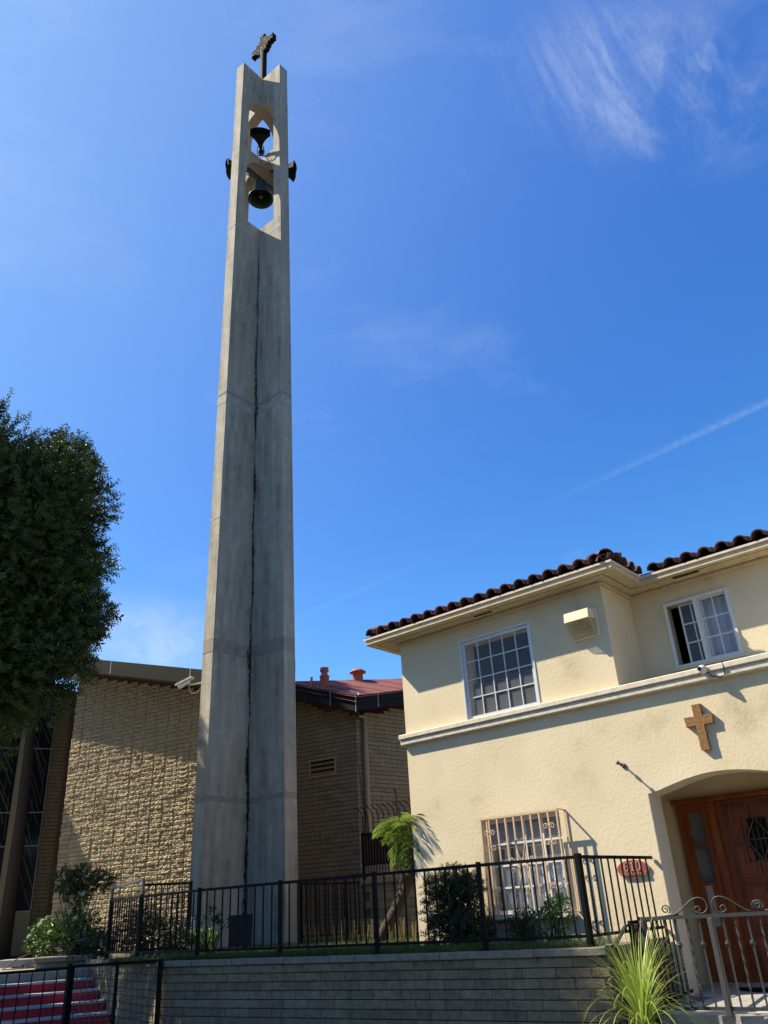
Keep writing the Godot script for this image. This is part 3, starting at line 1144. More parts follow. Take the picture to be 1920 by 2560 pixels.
	for k in 4:
		var an := PI / 4 + PI / 2 * k
		var ho := thing("loudspeaker_horn", hl[k], "loudspeaker", world.call(Vector3(sin(an) * 0.42, 22.42 if k == 0 else 22.05, cos(an) * 0.42)), an + deg_to_rad(1.41), "horns round the belfry", true)
		put("flare", hm, K.horn_metal, ho, Transform3D(Basis(Vector3(1, 0, 0), 0.0 if k == 0 else 0.1), Vector3(0, 0, 0.1)))
		s = S(true)
		lathe(s, [Vector2(0.0, -0.14), Vector2(0.085, -0.14), Vector2(0.085, -0.02), Vector2(0.05, 0.02), Vector2(0.05, 0.12)], 16, Vector3(0, 0, 0), Basis(Vector3(1, 0, 0), PI / 2))
		obj("driver", s, K.horn_metal, ho)
		s = S(true)
		tube(s, [Vector3(-0.09, 0.0, 0.12), Vector3(-0.11, -0.14, 0.06), Vector3(-0.1, -0.22, -0.04), Vector3(0.1, -0.22, -0.04), Vector3(0.11, -0.14, 0.06), Vector3(0.09, 0.0, 0.12)], 0.016, 8)
		obj("bracket", s, K.horn_metal, ho)
		s = S(true)
		lathe(s, [Vector2(0.0, -0.03), Vector2(0.03, -0.02), Vector2(0.035, 0.01), Vector2(0.0, 0.03)], 12, Vector3(0, 0, 0.26))
		obj("phase_plug", s, K.yoke_steel, ho)
	# --- the cross on top
	var cr := thing("rooftop_cross", "dark iron cross with scalloped arms on top of the concrete tower", "cross", world.call(Vector3(0, H, 0)), 0.0, "", true)
	s = S()
	bbox(s, Vector3(0, 0.06, 0.0), Vector3(0.30, 0.12, 0.30), 0.02)
	obj("plinth", s, K.light_concrete, cr)
	var out := []
	var cy := 2.12     # crossing height
	var w := 0.075
	var quad := func(sx: float, sy: float) -> Array:     # outline of one quarter from the side arm to the upright
		var a := []
		a.append(Vector2(0.56, 0.16)); a.append(Vector2(0.47, 0.10)); a.append(Vector2(0.40, 0.16)); a.append(Vector2(0.34, 0.10))
		for k in 7:
			var th := -0.5 + k * 0.36
			a.append(Vector2(0.25 + 0.075 * cos(th), 0.17 + 0.075 * sin(th)))
		for k in 7:
			var th := -0.3 + k * 0.36
			a.append(Vector2(0.15 + 0.085 * cos(th), 0.27 + 0.085 * sin(th)))
		a.append(Vector2(w, 0.36))
		var o := []
		for v in a:
			o.append(Vector2(v.x * sx, cy + v.y * sy))
		return o
	var q1: Array = quad.call(1, 1)
	var q2: Array = quad.call(-1, 1)
	q2.reverse()
	var q3: Array = quad.call(-1, -1)
	var q4: Array = quad.call(1, -1)
	q4.reverse()
	out.append_array(q1)
	out.append_array([Vector2(w, cy + 0.46), Vector2(0.14, cy + 0.53), Vector2(0.05, cy + 0.58), Vector2(-0.05, cy + 0.58), Vector2(-0.14, cy + 0.53), Vector2(-w, cy + 0.46)])
	out.append_array(q2)
	out.append_array(q3)
	out.append_array([Vector2(-w, 0.1), Vector2(w, 0.1)])
	out.append_array(q4)
	s = S()
	prism(s, PackedVector2Array(out), -0.09, 0.09)
	obj("cross_body", s, K.cross_iron, cr)
	s = S()
	var zf := 0.098
	var path := func(pts: Array) -> void:
		var v := []
		for p in pts:
			v.append(Vector3(p.x, p.y, zf))
		tube(s, v, 0.007, 5)
	path.call([Vector2(-0.03, 0.15), Vector2(-0.03, cy - 0.09), Vector2(-0.52, cy - 0.09)])
	path.call([Vector2(0.03, 0.15), Vector2(0.03, cy - 0.09), Vector2(0.52, cy - 0.09)])
	path.call([Vector2(-0.52, cy + 0.07), Vector2(-0.03, cy + 0.07), Vector2(-0.03, cy + 0.52)])
	path.call([Vector2(0.52, cy + 0.07), Vector2(0.03, cy + 0.07), Vector2(0.03, cy + 0.52)])
	for sx in [-1, 1]:
		for sy in [-1, 1]:
			var pts := []
			for k in 14:
				var th := -0.6 + k * 0.34
				var rr := 0.085 - k * 0.003
				pts.append(Vector2(sx * (0.22 + rr * cos(th)), cy + sy * (0.17 + rr * sin(th))))
			path.call(pts)
	obj("filigree", s, K.cross_line, cr)


# ---------------------------------------------------------------- cream house

func tile_shell(r0: float, r1: float, len: float, up: bool) -> ArrayMesh:     # half-round clay tile along +z, narrower at the far end
	var s := S(true)
	var n := 7
	var th := 0.016
	var sg := 1.0 if up else -1.0
	for layer in 2:
		for k in n:
			var v := []
			for e in [[k, 0], [k + 1, 0], [k + 1, 1], [k, 1]]:
				var an: float = PI * e[0] / n
				var r: float = (r0 if e[1] == 0 else r1) - (th if layer else 0.0)
				v.append(Vector3(cos(an) * r, sin(an) * r * sg, e[1] * len))
			qd(s, v[0], v[1], v[2], v[3], Vector3(0, 0, len * 0.5) if layer == 0 else (v[0] + v[1]) * 1.0 - Vector3(0, 0, 0))
	s.set_smooth_group(-1)
	for z in 2:
		var r: float = r0 if z == 0 else r1
		for k in n:
			var a0 := PI * k / n
			var a1 := PI * (k + 1) / n
			var q := []
			for e in [[a0, r], [a1, r], [a1, r - th], [a0, r - th]]:
				q.append(Vector3(cos(e[0]) * e[1], sin(e[0]) * e[1] * sg, z * len))
			qd(s, q[0], q[1], q[2], q[3], Vector3(0, 0, len * 0.5))
	return fin(s)


func window_grid(h: Node, x0: float, x1: float, y0: float, y1: float, z: float, fw: float, cols: int, rows: int, m: Material, mw := 0.016, pane := true) -> MeshInstance3D:
	var s := S()
	bx(s, x0, x1, y1 - fw, y1, z - 0.05, z)
	bx(s, x0, x1, y0, y0 + fw, z - 0.05, z)
	bx(s, x0, x0 + fw, y0 + fw, y1 - fw, z - 0.05, z)
	bx(s, x1 - fw, x1, y0 + fw, y1 - fw, z - 0.05, z)
	var w := obj("window", s, m, h)
	var ax := x0 + fw
	var bxx := x1 - fw
	var ay := y0 + fw
	var by := y1 - fw
	for k in range(1, cols):
		s = S()
		var x := lerpf(ax, bxx, float(k) / cols)
		bx(s, x - mw * 0.5, x + mw * 0.5, ay, by, z - 0.032, z - 0.014)
		obj("muntin", s, m, w)
	for k in range(1, rows):
		s = S()
		var y := lerpf(ay, by, float(k) / rows)
		bx(s, ax, bxx, y - mw * 0.5, y + mw * 0.5, z - 0.031, z - 0.0155)
		obj("muntin", s, m, w)
	if pane:
		for i in cols:
			for j in rows:
				s = S()
				var xa := lerpf(ax, bxx, float(i) / cols)
				var xb := lerpf(ax, bxx, float(i + 1) / cols)
				var ya := lerpf(ay, by, float(j) / rows)
				var yb := lerpf(ay, by, float(j + 1) / rows)
				var tz := z - 0.036 + rng.randf_range(-0.0008, 0.0008)
				qd(s, Vector3(xa, ya, tz), Vector3(xb, ya, tz), Vector3(xb, yb, tz + rng.randf_range(-0.001, 0.001)), Vector3(xa, yb, tz), Vector3((xa + xb) * 0.5, ya, z - 1))
				obj("pane", s, K.pane, w)
	return w


func curtain(s: SurfaceTool, x0: float, x1: float, y0: float, y1: float, z: float, folds: float, amp := 0.03, tilt := 0.0) -> void:
	var n := int((x1 - x0) * 60)
	for k in n:
		var xa := lerpf(x0, x1, float(k) / n)
		var xb := lerpf(x0, x1, float(k + 1) / n)
		var za := z + amp * sin(xa * folds) + amp * 0.4 * sin(xa * folds * 2.3 + 1.0)
		var zb := z + amp * sin(xb * folds) + amp * 0.4 * sin(xb * folds * 2.3 + 1.0)
		qd(s, Vector3(xa, y0, za + tilt), Vector3(xb, y0, zb + tilt), Vector3(xb, y1, zb), Vector3(xa, y1, za), Vector3(xa, y0, z - 1))


func house() -> void:
	var h := thing("house", "two-storey cream stucco house with clay tile eaves and arched entrance", "house", Vector3(-8.77, GRADE, -10.8))
	var Z := -10.8
	var s: SurfaceTool
	# arch outline
	var ap := [Vector2(-4.69, 1.222), Vector2(-4.60, 1.235), Vector2(-4.517, 1.252), Vector2(-4.341, 1.297), Vector2(-4.17, 1.336), Vector2(-4.0, 1.364), Vector2(-3.86, 1.378), Vector2(-3.73, 1.382)]
	var hole := [Vector2(-4.69, -1.3), Vector2(-2.77, -1.3)]
	for k in ap.size():
		hole.append(Vector2(-7.46 - ap[k].x, ap[k].y))
	var l := ap.duplicate()
	l.reverse()
	for k in range(1, l.size()):
		hole.append(l[k])
	var wall := cut_wall([Vector2(-8.77, GRADE - 0.2), Vector2(1.0, GRADE - 0.2), Vector2(1.0, 2.60), Vector2(-4.81, 2.60), Vector2(-4.81, 4.32), Vector2(-8.77, 4.32)], Z, 0.38,
		[hole, rect(-7.465, -6.125, 2.695, 3.993), rect(-7.41, -6.06, -0.13, 1.17)])
	put("front_wall", wall, K.stucco, h)
	s = S()
	bx(s, -8.77, -8.40, GRADE - 0.2, 4.32, -19.0, Z - 0.383)
	bx(s, 0.62, 1.0, GRADE - 0.2, 4.32, -19.0, Z - 0.383)
	bx(s, -8.40, 0.62, GRADE - 0.2, 4.32, -19.0, -18.62)
	obj("outer_wall", s, K.stucco, h)
	# bay side and the set-back upper wall
	s = S()
	bx(s, -5.19, -4.812, 2.603, 4.32, -11.80, Z - 0.383)
	bx(s, -4.93, -4.811, 2.603, 4.318, Z - 0.386, Z - 0.004)
	obj("bay_side_wall", s, K.stucco, h)
	put("upper_wall", cut_wall([Vector2(-5.2, 2.6), Vector2(0.62, 2.6), Vector2(0.62, 4.32), Vector2(-5.2, 4.32)], -11.803, 0.3, [rect(-4.30, -3.305, 3.005, 4.02)]), K.stucco, h)
	# floors and rooms
	s = S()
	bx(s, -8.38, 0.6, 2.45, 2.596, -18.6, Z - 0.39)
	bx(s, -8.38, 0.6, GRADE - 0.1, -1.12, -18.6, -12.55)
	bx(s, -8.38, 0.6, 4.20, 4.30, -18.6, -12.12)
	bx(s, -8.38, -5.2, 4.20, 4.30, -12.118, Z - 0.385)
	bx(s, -8.38, -5.46, -0.9, -0.8, -18.6, Z - 0.385)
	bx(s, -8.38, 0.6, 2.6, 4.2, -15.2, -15.1)
	bx(s, -8.38, -5.5, -0.8, 2.45, -14.2, -14.1)
	obj("floor_slab", s, K.room_dark, h)
	s = S()
	bx(s, -5.46, -5.40, GRADE, 2.44, -12.55, Z - 0.385)
	bx(s, -2.06, -2.0, GRADE, 2.44, -12.55, Z - 0.385)
	bx(s, -5.4, -2.06, 1.66, 1.72, -12.55, Z - 0.383)
	obj("porch_wall", s, K.stucco, h)
	put("entrance_wall", cut_wall([Vector2(-5.45, GRADE), Vector2(-2.0, GRADE), Vector2(-2.0, 2.4), Vector2(-5.45, 2.4)], -12.2, 0.3, [rect(-4.90, -2.76, -1.10, 1.20)]), K.stucco, h)
	# smooth-plastered jambs of the arch
	s = S()
	bx(s, -4.692, -4.684, -1.1, 1.226, Z - 0.378, Z - 0.002)
	obj("arch_reveal", s, K.reveal_paint, h)
	s = S()
	for k in ap.size() - 1:
		for m in 2:
			var a := Vector2(ap[k].x, ap[k].y - 0.004)
			var b := Vector2(ap[k + 1].x, ap[k + 1].y - 0.004)
			if m:
				a.x = -7.46 - a.x
				b.x = -7.46 - b.x
			qd(s, Vector3(a.x, a.y, Z - 0.002), Vector3(b.x, b.y, Z - 0.002), Vector3(b.x, b.y, Z - 0.378), Vector3(a.x, a.y, Z - 0.378), Vector3(-3.73, 9, Z))
	obj("arch_soffit", s, K.reveal_paint, h)
	# string course: two steps
	s = S()
	bbox(s, Vector3(-3.84, 2.640, Z - 0.02), Vector3(10.04, 0.082, 0.26), 0.012)
	bbox(s, Vector3(-8.83, 2.640, -14.9), Vector3(0.18, 0.082, 8.2), 0.012)
	obj("band_course", s, K.trim_paint, h)
	s = S()
	bbox(s, Vector3(-3.84, 2.553, Z - 0.03), Vector3(10.0, 0.092, 0.232), 0.012)
	bbox(s, Vector3(-8.80, 2.553, -14.9), Vector3(0.16, 0.092, 8.2), 0.012)
	obj("band_course", s, K.trim_paint, h)
	s = S()
	bx(s, -4.83, 0.62, 2.604, 2.672, -11.80, Z - 0.152)
	obj("ledge", s, K.trim_paint, h)
	# eaves: soffit plate, recessed fascia and the lip above
	var eave := func(o: float) -> Array:
		return [Vector2(-9.25 - o, -10.387 + o), Vector2(-4.40 + o, -10.387 + o), Vector2(-4.40 + o, -11.39 + o), Vector2(1.3 + o, -11.39 + o), Vector2(1.3 + o, -19.4), Vector2(-9.25 - o, -19.4)]
	s = S()
	plate(s, eave.call(0.0), 4.300, 4.322)
	obj("soffit", s, K.eave_paint, h)
	s = S()
	plate(s, eave.call(-0.022), 4.324, 4.378)
	obj("fascia", s, K.trim_paint, h)
	s = S()
	plate(s, eave.call(0.016), 4.380, 4.412)
	obj("eave_lip", s, K.trim_paint, h)
	s = S()       # moulding under the soffit
	bbox(s, Vector3(-6.79, 4.272, Z + 0.022), Vector3(4.0, 0.05, 0.05), 0.012)
	bbox(s, Vector3(-4.789, 4.272, -11.29), Vector3(0.05, 0.05, 1.03), 0.012)
	bbox(s, Vector3(-2.1, 4.272, -11.781), Vector3(5.35, 0.05, 0.05), 0.012)
	bbox(s, Vector3(-8.79, 4.272, -14.9), Vector3(0.05, 0.05, 8.2), 0.012)
	obj("soffit_moulding", s, K.eave_paint, h)
	s = S()       # open joints in the soffit boarding
	bx(s, -9.10, -4.62, 4.2975, 4.302, -10.556, -10.545)
	bx(s, -4.626, -4.615, 4.2975, 4.302, -11.50, -10.556)
	bx(s, -4.626, 1.2, 4.2975, 4.302, -11.511, -11.50)
	bx(s, -9.10, -9.09, 4.2975, 4.302, -18.0, -10.556)
	obj("soffit_joint", s, K.room_dark, h)
	for v in [[-7.02, -6.67, -10.66, -10.60], [-3.97, -3.57, -11.60, -11.53]]:
		s = S()
		bx(s, v[0], v[1], 4.294, 4.3015, v[2], v[3])
		var ve := obj("soffit_vent", s, K.room_dark, h)
		s = S()
		for k in 9:
			var x := lerpf(v[0], v[1], (k + 0.5) / 9.0)
			bx(s, x - 0.004, x + 0.004, 4.291, 4.2955, v[2], v[3])
		obj("vent_mesh", s, K.yoke_steel, ve)
	s = S()
	bbox(s, Vector3(-8.92, 4.17, -11.2), Vector3(0.26, 0.10, 0.09), 0.01)
	bbox(s, Vector3(-8.80, 4.08, -11.2), Vector3(0.06, 0.22, 0.09), 0.01)
	obj("eave_bracket", s, K.eave_paint, h)
	roof_tiles(h)
	# --- upper bay window: twenty dark panes with blinds behind
	var w := window_grid(h, -7.465, -6.125, 2.695, 3.993, Z - 0.03, 0.055, 5, 4, K.window_alu)
	s = S()
	bx(s, -7.49, -7.463, 2.67, 4.015, Z - 0.03, Z + 0.012)
	bx(s, -6.127, -6.10, 2.67, 4.015, Z - 0.03, Z + 0.012)
	bx(s, -7.463, -6.127, 3.991, 4.015, Z - 0.03, Z + 0.012)
	obj("frame", s, K.window_alu, w)
	s = S()
	for k in 46:
		var y := 2.72 + k * 0.013
		box(s, Vector3(-6.79, y, Z - 0.24), Vector3(1.30, 0.002, 0.025), Basis(Vector3(1, 0, 0), 0.9))
	obj("blind", s, K.blind_brown, w)
	# --- set-back sliding window
	var z2 := -11.803
	w = window_grid(h, -4.30, -3.305, 3.005, 4.02, z2 + 0.02, 0.042, 1, 1, K.window_white, 0.016, false)
	s = S()
	bx(s, -3.845, -3.79, 3.047, 3.978, z2 - 0.028, z2 + 0.012)
	obj("meeting_rail", s, K.window_white, w)
	for p in [[-3.79, -3.347, 3, 2, z2 - 0.03], [-4.10, -3.74, 3, 2, z2 - 0.075]]:
		var fr := S()
		for b in [[p[0], p[1], 3.05, 3.078], [p[0], p[1], 3.95, 3.976], [p[0], p[0] + 0.026, 3.078, 3.95], [p[1] - 0.026, p[1], 3.078, 3.95]]:
			bx(fr, b[0], b[1], b[2], b[3], p[4] - 0.02, p[4])
		for k in range(1, 3):
			var y := lerpf(3.078, 3.95, k / 3.0)
			bx(fr, p[0] + 0.026, p[1] - 0.026, y - 0.009, y + 0.009, p[4] - 0.016, p[4] - 0.004)
		var xm: float = (p[0] + p[1]) * 0.5
		bx(fr, xm - 0.009, xm + 0.009, 3.078, 3.95, p[4] - 0.017, p[4] - 0.003)
		obj("sash", fr, K.window_white, w)
		s = S()
		qd(s, Vector3(p[0] + 0.02, 3.07, p[4] - 0.01), Vector3(p[1] - 0.02, 3.07, p[4] - 0.01), Vector3(p[1] - 0.02, 3.96, p[4] - 0.01), Vector3(p[0] + 0.02, 3.96, p[4] - 0.01), Vector3(p[0], 3, -20))
		obj("pane", s, K.pane, w)
	s = S()
	curtain(s, -3.80, -3.34, 3.03, 3.99, z2 - 0.22, 42.0, 0.025)
	obj("curtain", s, K.curtain, w)
	s = S()
	bx(s, -4.36, -3.25, 2.965, 3.004, z2 - 0.02, z2 + 0.06)
	obj("sill", s, K.stucco, w)
	# --- lower window: white wooden lattice, blind above, flowered curtains below
	w = window_grid(h, -7.41, -6.06, -0.13, 1.17, Z - 0.10, 0.06, 4, 4, K.window_white, 0.026)
	s = S()
	for k in 16:
		var y := 1.12 - k * 0.022
		box(s, Vector3(-6.735, y, Z - 0.19), Vector3(1.22, 0.002, 0.022), Basis(Vector3(1, 0, 0), 0.8))
	bx(s, -7.34, -6.13, 0.755, 0.775, Z - 0.20, Z - 0.18)
	obj("blind", s, K.blind_white, w)
	s = S()
	curtain(s, -7.33, -6.13, -0.11, 0.62, Z - 0.27, 38.0, 0.026)
	obj("curtain", s, K.curtain, w)
	s = S()
	for k in 46:
		var cx := rng.randf_range(-7.28, -6.18)
		var cy: float = [-0.02, 0.12, 0.26][k % 3] + rng.randf_range(-0.03, 0.03)
		for q in 5:
			var an := TAU * q / 5.0 + k
			var c2 := Vector3(cx + cos(an) * 0.014, cy + sin(an) * 0.016, Z - 0.215)
			box(s, c2, Vector3(0.016, 0.018, 0.002), Basis(Vector3(0, 0, 1), an))
	obj("curtain_flower", s, K.curtain_flower, w)
	s = S()
	bbox(s, Vector3(-6.735, -0.168, Z + 0.01), Vector3(1.49, 0.05, 0.16), 0.008)
	obj("sill", s, K.window_white, w)
	# --- entrance: frame, side lights, carved door
	var zd := -12.2
	s = S()
	bbox(s, Vector3(-3.83, 1.20, zd + 0.03), Vector3(2.24, 0.07, 0.12), 0.012)
	for x in [-4.87, -2.79]:
		bx(s, x - 0.035, x + 0.035, -1.10, 1.163, zd - 0.12, zd + 0.05)
	for x in [-4.40, -3.26]:
		bx(s, x - 0.05, x + 0.05, -1.10, 1.163, zd - 0.12, zd + 0.055)
	for sd in [[-4.835, -4.45], [-3.21, -2.825]]:
		bx(s, sd[0], sd[1], 1.05, 1.163, zd - 0.10, zd + 0.02)
		bx(s, sd[0], sd[1], 0.575, 0.61, zd - 0.10, zd + 0.012)
		bx(s, sd[0], sd[1], -1.10, 0.13, zd - 0.10, zd + 0.02)
		bx(s, sd[0], sd[0] + 0.06, 0.13, 1.05, zd - 0.10, zd + 0.018)
		bx(s, sd[1] - 0.10, sd[1], 0.13, 1.05, zd - 0.10, zd + 0.018)
	var fr := obj("door_frame", s, K.frame_wood, h)
	s = S()
	for k in 60:
		var x := -4.92 + k * 0.0365
		bbox(s, Vector3(x, 1.205, zd + 0.097), Vector3(0.026, 0.03, 0.02), 0.006)
	obj("dentil_moulding", s, K.frame_wood, fr)
	for sd in [[-4.775, -4.55], [-3.15, -2.925]]:
		for y in [[0.13, 0.575], [0.61, 1.05]]:
			s = S()
			bx(s, sd[0], sd[1], y[0], y[1], zd - 0.06, zd - 0.055)
			obj("side_light", s, K.pane, fr)
		s = S()
		bbox(s, Vector3((sd[0] + sd[1]) * 0.5, -0.66, zd + 0.022), Vector3(0.24, 0.5, 0.02), 0.008)
		obj("side_panel", s, K.frame_wood, fr)
	s = S()
	bx(s, -5.4, -2.0, GRADE, 2.4, -12.75, -12.7)
	obj("hall_back", s, K.room_dark, h)
	s = S()
	bx(s, -4.348, -3.312, -1.08, 1.16, zd - 0.07, zd - 0.02)
	var door := obj("door", s, K.door_wood, h)
	# raised panels: stepped corners round the lantern window
	var pan := func(pts: Array) -> void:
		var p2 := S()
		var poly := PackedVector2Array()
		for v in pts:
			poly.append(Vector2(v[0], v[1]))
		prism(p2, poly, -0.02, 0.016, Transform3D(Basis(), Vector3(0, 0, zd)))
		var big := Geometry2D.offset_polygon(poly, -0.04)
		if big.size():
			prism(p2, big[0], 0.016, 0.034, Transform3D(Basis(), Vector3(0, 0, zd)))
		obj("door_panel", p2, K.door_wood, door)
	for m in 2:
		var fx := func(x: float) -> float: return x if m == 0 else -7.66 - x
		pan.call([[fx.call(-4.22), 0.66], [fx.call(-4.22), 1.07], [fx.call(-3.91), 1.07], [fx.call(-3.91), 0.90], [fx.call(-4.04), 0.90], [fx.call(-4.04), 0.66]])
		pan.call([[fx.call(-4.22), 0.16], [fx.call(-4.22), 0.56], [fx.call(-4.04), 0.56], [fx.call(-4.04), 0.34], [fx.call(-3.91), 0.34], [fx.call(-3.91), 0.16]])
		pan.call([[fx.call(-4.22), -0.45], [fx.call(-4.22), 0.06], [fx.call(-3.91), 0.06], [fx.call(-3.91), -0.45]])
		pan.call([[fx.call(-4.22), -1.0], [fx.call(-4.22), -0.55], [fx.call(-3.91), -0.55], [fx.call(-3.91), -1.0]])
	s = S()
	bx(s, -3.95, -3.71, 0.36, 0.88, zd - 0.015, zd + 0.004)
	bx(s, -3.99, -3.67, 0.50, 0.74, zd - 0.016, zd + 0.003)
	var lw := obj("door_light", s, K.stained_glass, door)
	s = S(true)
	for sx in [-1, 1]:
		for sy in [-1, 1]:
			var pts := []
			for k in 15:
				var t := k / 14.0
				pts.append(Vector3(-3.83 + sx * (0.02 + 0.12 * pow(sin(PI * t * 0.5), 2.0)), 0.62 + sy * (0.28 * (1.0 - t)), zd + 0.03 + 0.03 * sin(PI * t)))
			tube(s, pts, 0.008, 6)
	for k in 3:
		tube(s, [Vector3(-3.90 + k * 0.07, 0.33, zd + 0.03), Vector3(-3.90 + k * 0.07, 0.9, zd + 0.03)], 0.006, 5)
	tube(s, [Vector3(-4.03, 0.62, zd + 0.03), Vector3(-3.63, 0.62, zd + 0.03)], 0.009, 6)
	obj("light_grille", s, K.yoke_steel, lw)
	s = S(true)
	tube(s, [Vector3(-3.42, 0.0, zd), Vector3(-3.42, 0.0, zd + 0.06), Vector3(-3.42, -0.16, zd + 0.06), Vector3(-3.42, -0.16, zd)], 0.012, 8)
	obj("door_handle", s, K.bell_bronze, door)
	s = S()
	bx(s, -4.9, -2.75, -1.104, -1.075, zd - 0.1, zd + 0.06)
	obj("door_sill", s, K.light_concrete, h)


func roof_tiles(h: Node) -> void:
	var s := S()
	var sl := 0.26
	var y0 := 4.43
	# two roof planes under the tiles, hipped at the bay
	var top := Vector3(-6.8, y0 + 2.3 * sl, -12.7)
	s = S()
	var A := Vector3(-9.25, y0, -10.38)
	var B := Vector3(-4.40, y0, -10.38)
	var C := Vector3(-4.40, y0, -11.38)
	var D := Vector3(1.3, y0, -11.38)
	var E := Vector3(1.3, y0, -19.4)
	var F := Vector3(-9.25, y0, -19.4)
	var r1 := Vector3(-5.2, y0 + 4.0 * sl, -15.4)
	var r2 := Vector3(-2.7, y0 + 4.0 * sl, -15.4)
	var bt := Vector3(-6.82, y0 + 2.42 * sl, -12.8)
	var low := Vector3(-4, -10, -14)
	for f in [[A, B, bt], [B, C, Vector3(-5.4, y0 + 1.0 * sl, -12.38)], [B, Vector3(-5.4, y0 + 1.0 * sl, -12.38), bt], [A, bt, F], [bt, r1, F], [C, D, r2], [C, r2, Vector3(-5.4, y0 + 1.0 * sl, -12.38)], [Vector3(-5.4, y0 + 1.0 * sl, -12.38), r2, r1], [Vector3(-5.4, y0 + 1.0 * sl, -12.38), r1, bt], [D, E, r2], [E, F, r2], [F, r1, r2]]:
		tri(s, f[0], f[1], f[2], low)
	var roof := obj("roof", s, K.clay_3, h)
	var cover := tile_shell(0.105, 0.085, 0.46, true)
	var pan := tile_shell(0.085, 0.10, 0.46, false)
	var hip := tile_shell(0.135, 0.11, 0.46, true)
	var tilt := atan(sl)
	var lay := func(m: Mesh, at: Vector3, back: Vector3, j := 0.02) -> void:
		var z := (back + Vector3.UP * sl * back.length()).normalized()
		var x := Vector3.UP.cross(z).normalized()
		var b := Basis(x, z.cross(x), z) * Basis(Vector3(0, 1, 0), rng.randf_range(-j, j)) * Basis(Vector3(0, 0, 1), rng.randf_range(-j, j))
		put("roof_tile", m, K["clay_%d" % (rng.randi() % 4)], roof, Transform3D(b, at))
	for k in 19:
		var x := -9.09 + k * 0.263
		for r in 3:
			if x > -4.55 - r * 0.32 or x < -9.2 + r * 0.33:
				continue
			var dz := r * 0.34
			lay.call(cover, Vector3(x, y0 + 0.028 + dz * sl + r * 0.004, -10.352 - dz + rng.randf_range(-0.012, 0.012)), Vector3(0, 0, -1))
			if r < 2:
				lay.call(pan, Vector3(x + 0.1315, y0 + 0.098 + dz * sl, -10.362 - dz + rng.randf_range(-0.008, 0.008)), Vector3(0, 0, -1))
	for k in 4:
		var z := -10.56 - k * 0.255
		for r in 2:
			if r == 1 and k == 0:
				continue
			lay.call(cover, Vector3(-4.37 - r * 0.34, y0 + 0.028 + r * 0.34 * sl, z), Vector3(-1, 0, 0))
			if r == 0 and k < 3:
				lay.call(pan, Vector3(-4.38, y0 + 0.098, z - 0.127), Vector3(-1, 0, 0))
	for k in 21:
		var x := -4.16 + k * 0.263
		for r in 3:
			var dz := r * 0.34
			lay.call(cover, Vector3(x, y0 + 0.028 + dz * sl + r * 0.004, -11.352 - dz + rng.randf_range(-0.012, 0.012)), Vector3(0, 0, -1))
			if r < 2:
				lay.call(pan, Vector3(x + 0.1315, y0 + 0.098 + dz * sl, -11.362 - dz), Vector3(0, 0, -1))
	for k in 8:     # hips
		lay.call(hip, Vector3(-4.47 - k * 0.24, y0 + 0.06 + k * 0.24 * sl, -10.44 - k * 0.24), Vector3(-0.70, 0, -0.70), 0.03)
		lay.call(hip, Vector3(-9.16 + k * 0.24, y0 + 0.05 + k * 0.24 * sl, -10.46 - k * 0.24), Vector3(0.70, 0, -0.70), 0.03)
	lay.call(cover, Vector3(-4.50, y0 + 0.0, -10.40), Vector3(-0.70, 0, -0.70), 0.02)
	for k in 6:
		lay.call(cover, Vector3(-9.22, y0 + 0.028, -10.7 - k * 0.263), Vector3(1, 0, 0))


func spiral(s: SurfaceTool, c: Vector3, r: float, a0: float, turns: float, bx_: Vector3, by_: Vector3, th: float, r_end := 0.25) -> void:
	var pts := []
	for k in 22:
		var t := k / 21.0
		var an := a0 + TAU * turns * t
		var rr := r * lerpf(1.0, r_end, t)
		pts.append(c + bx_ * cos(an) * rr + by_ * sin(an) * rr)
	tube(s, pts, th, 6)


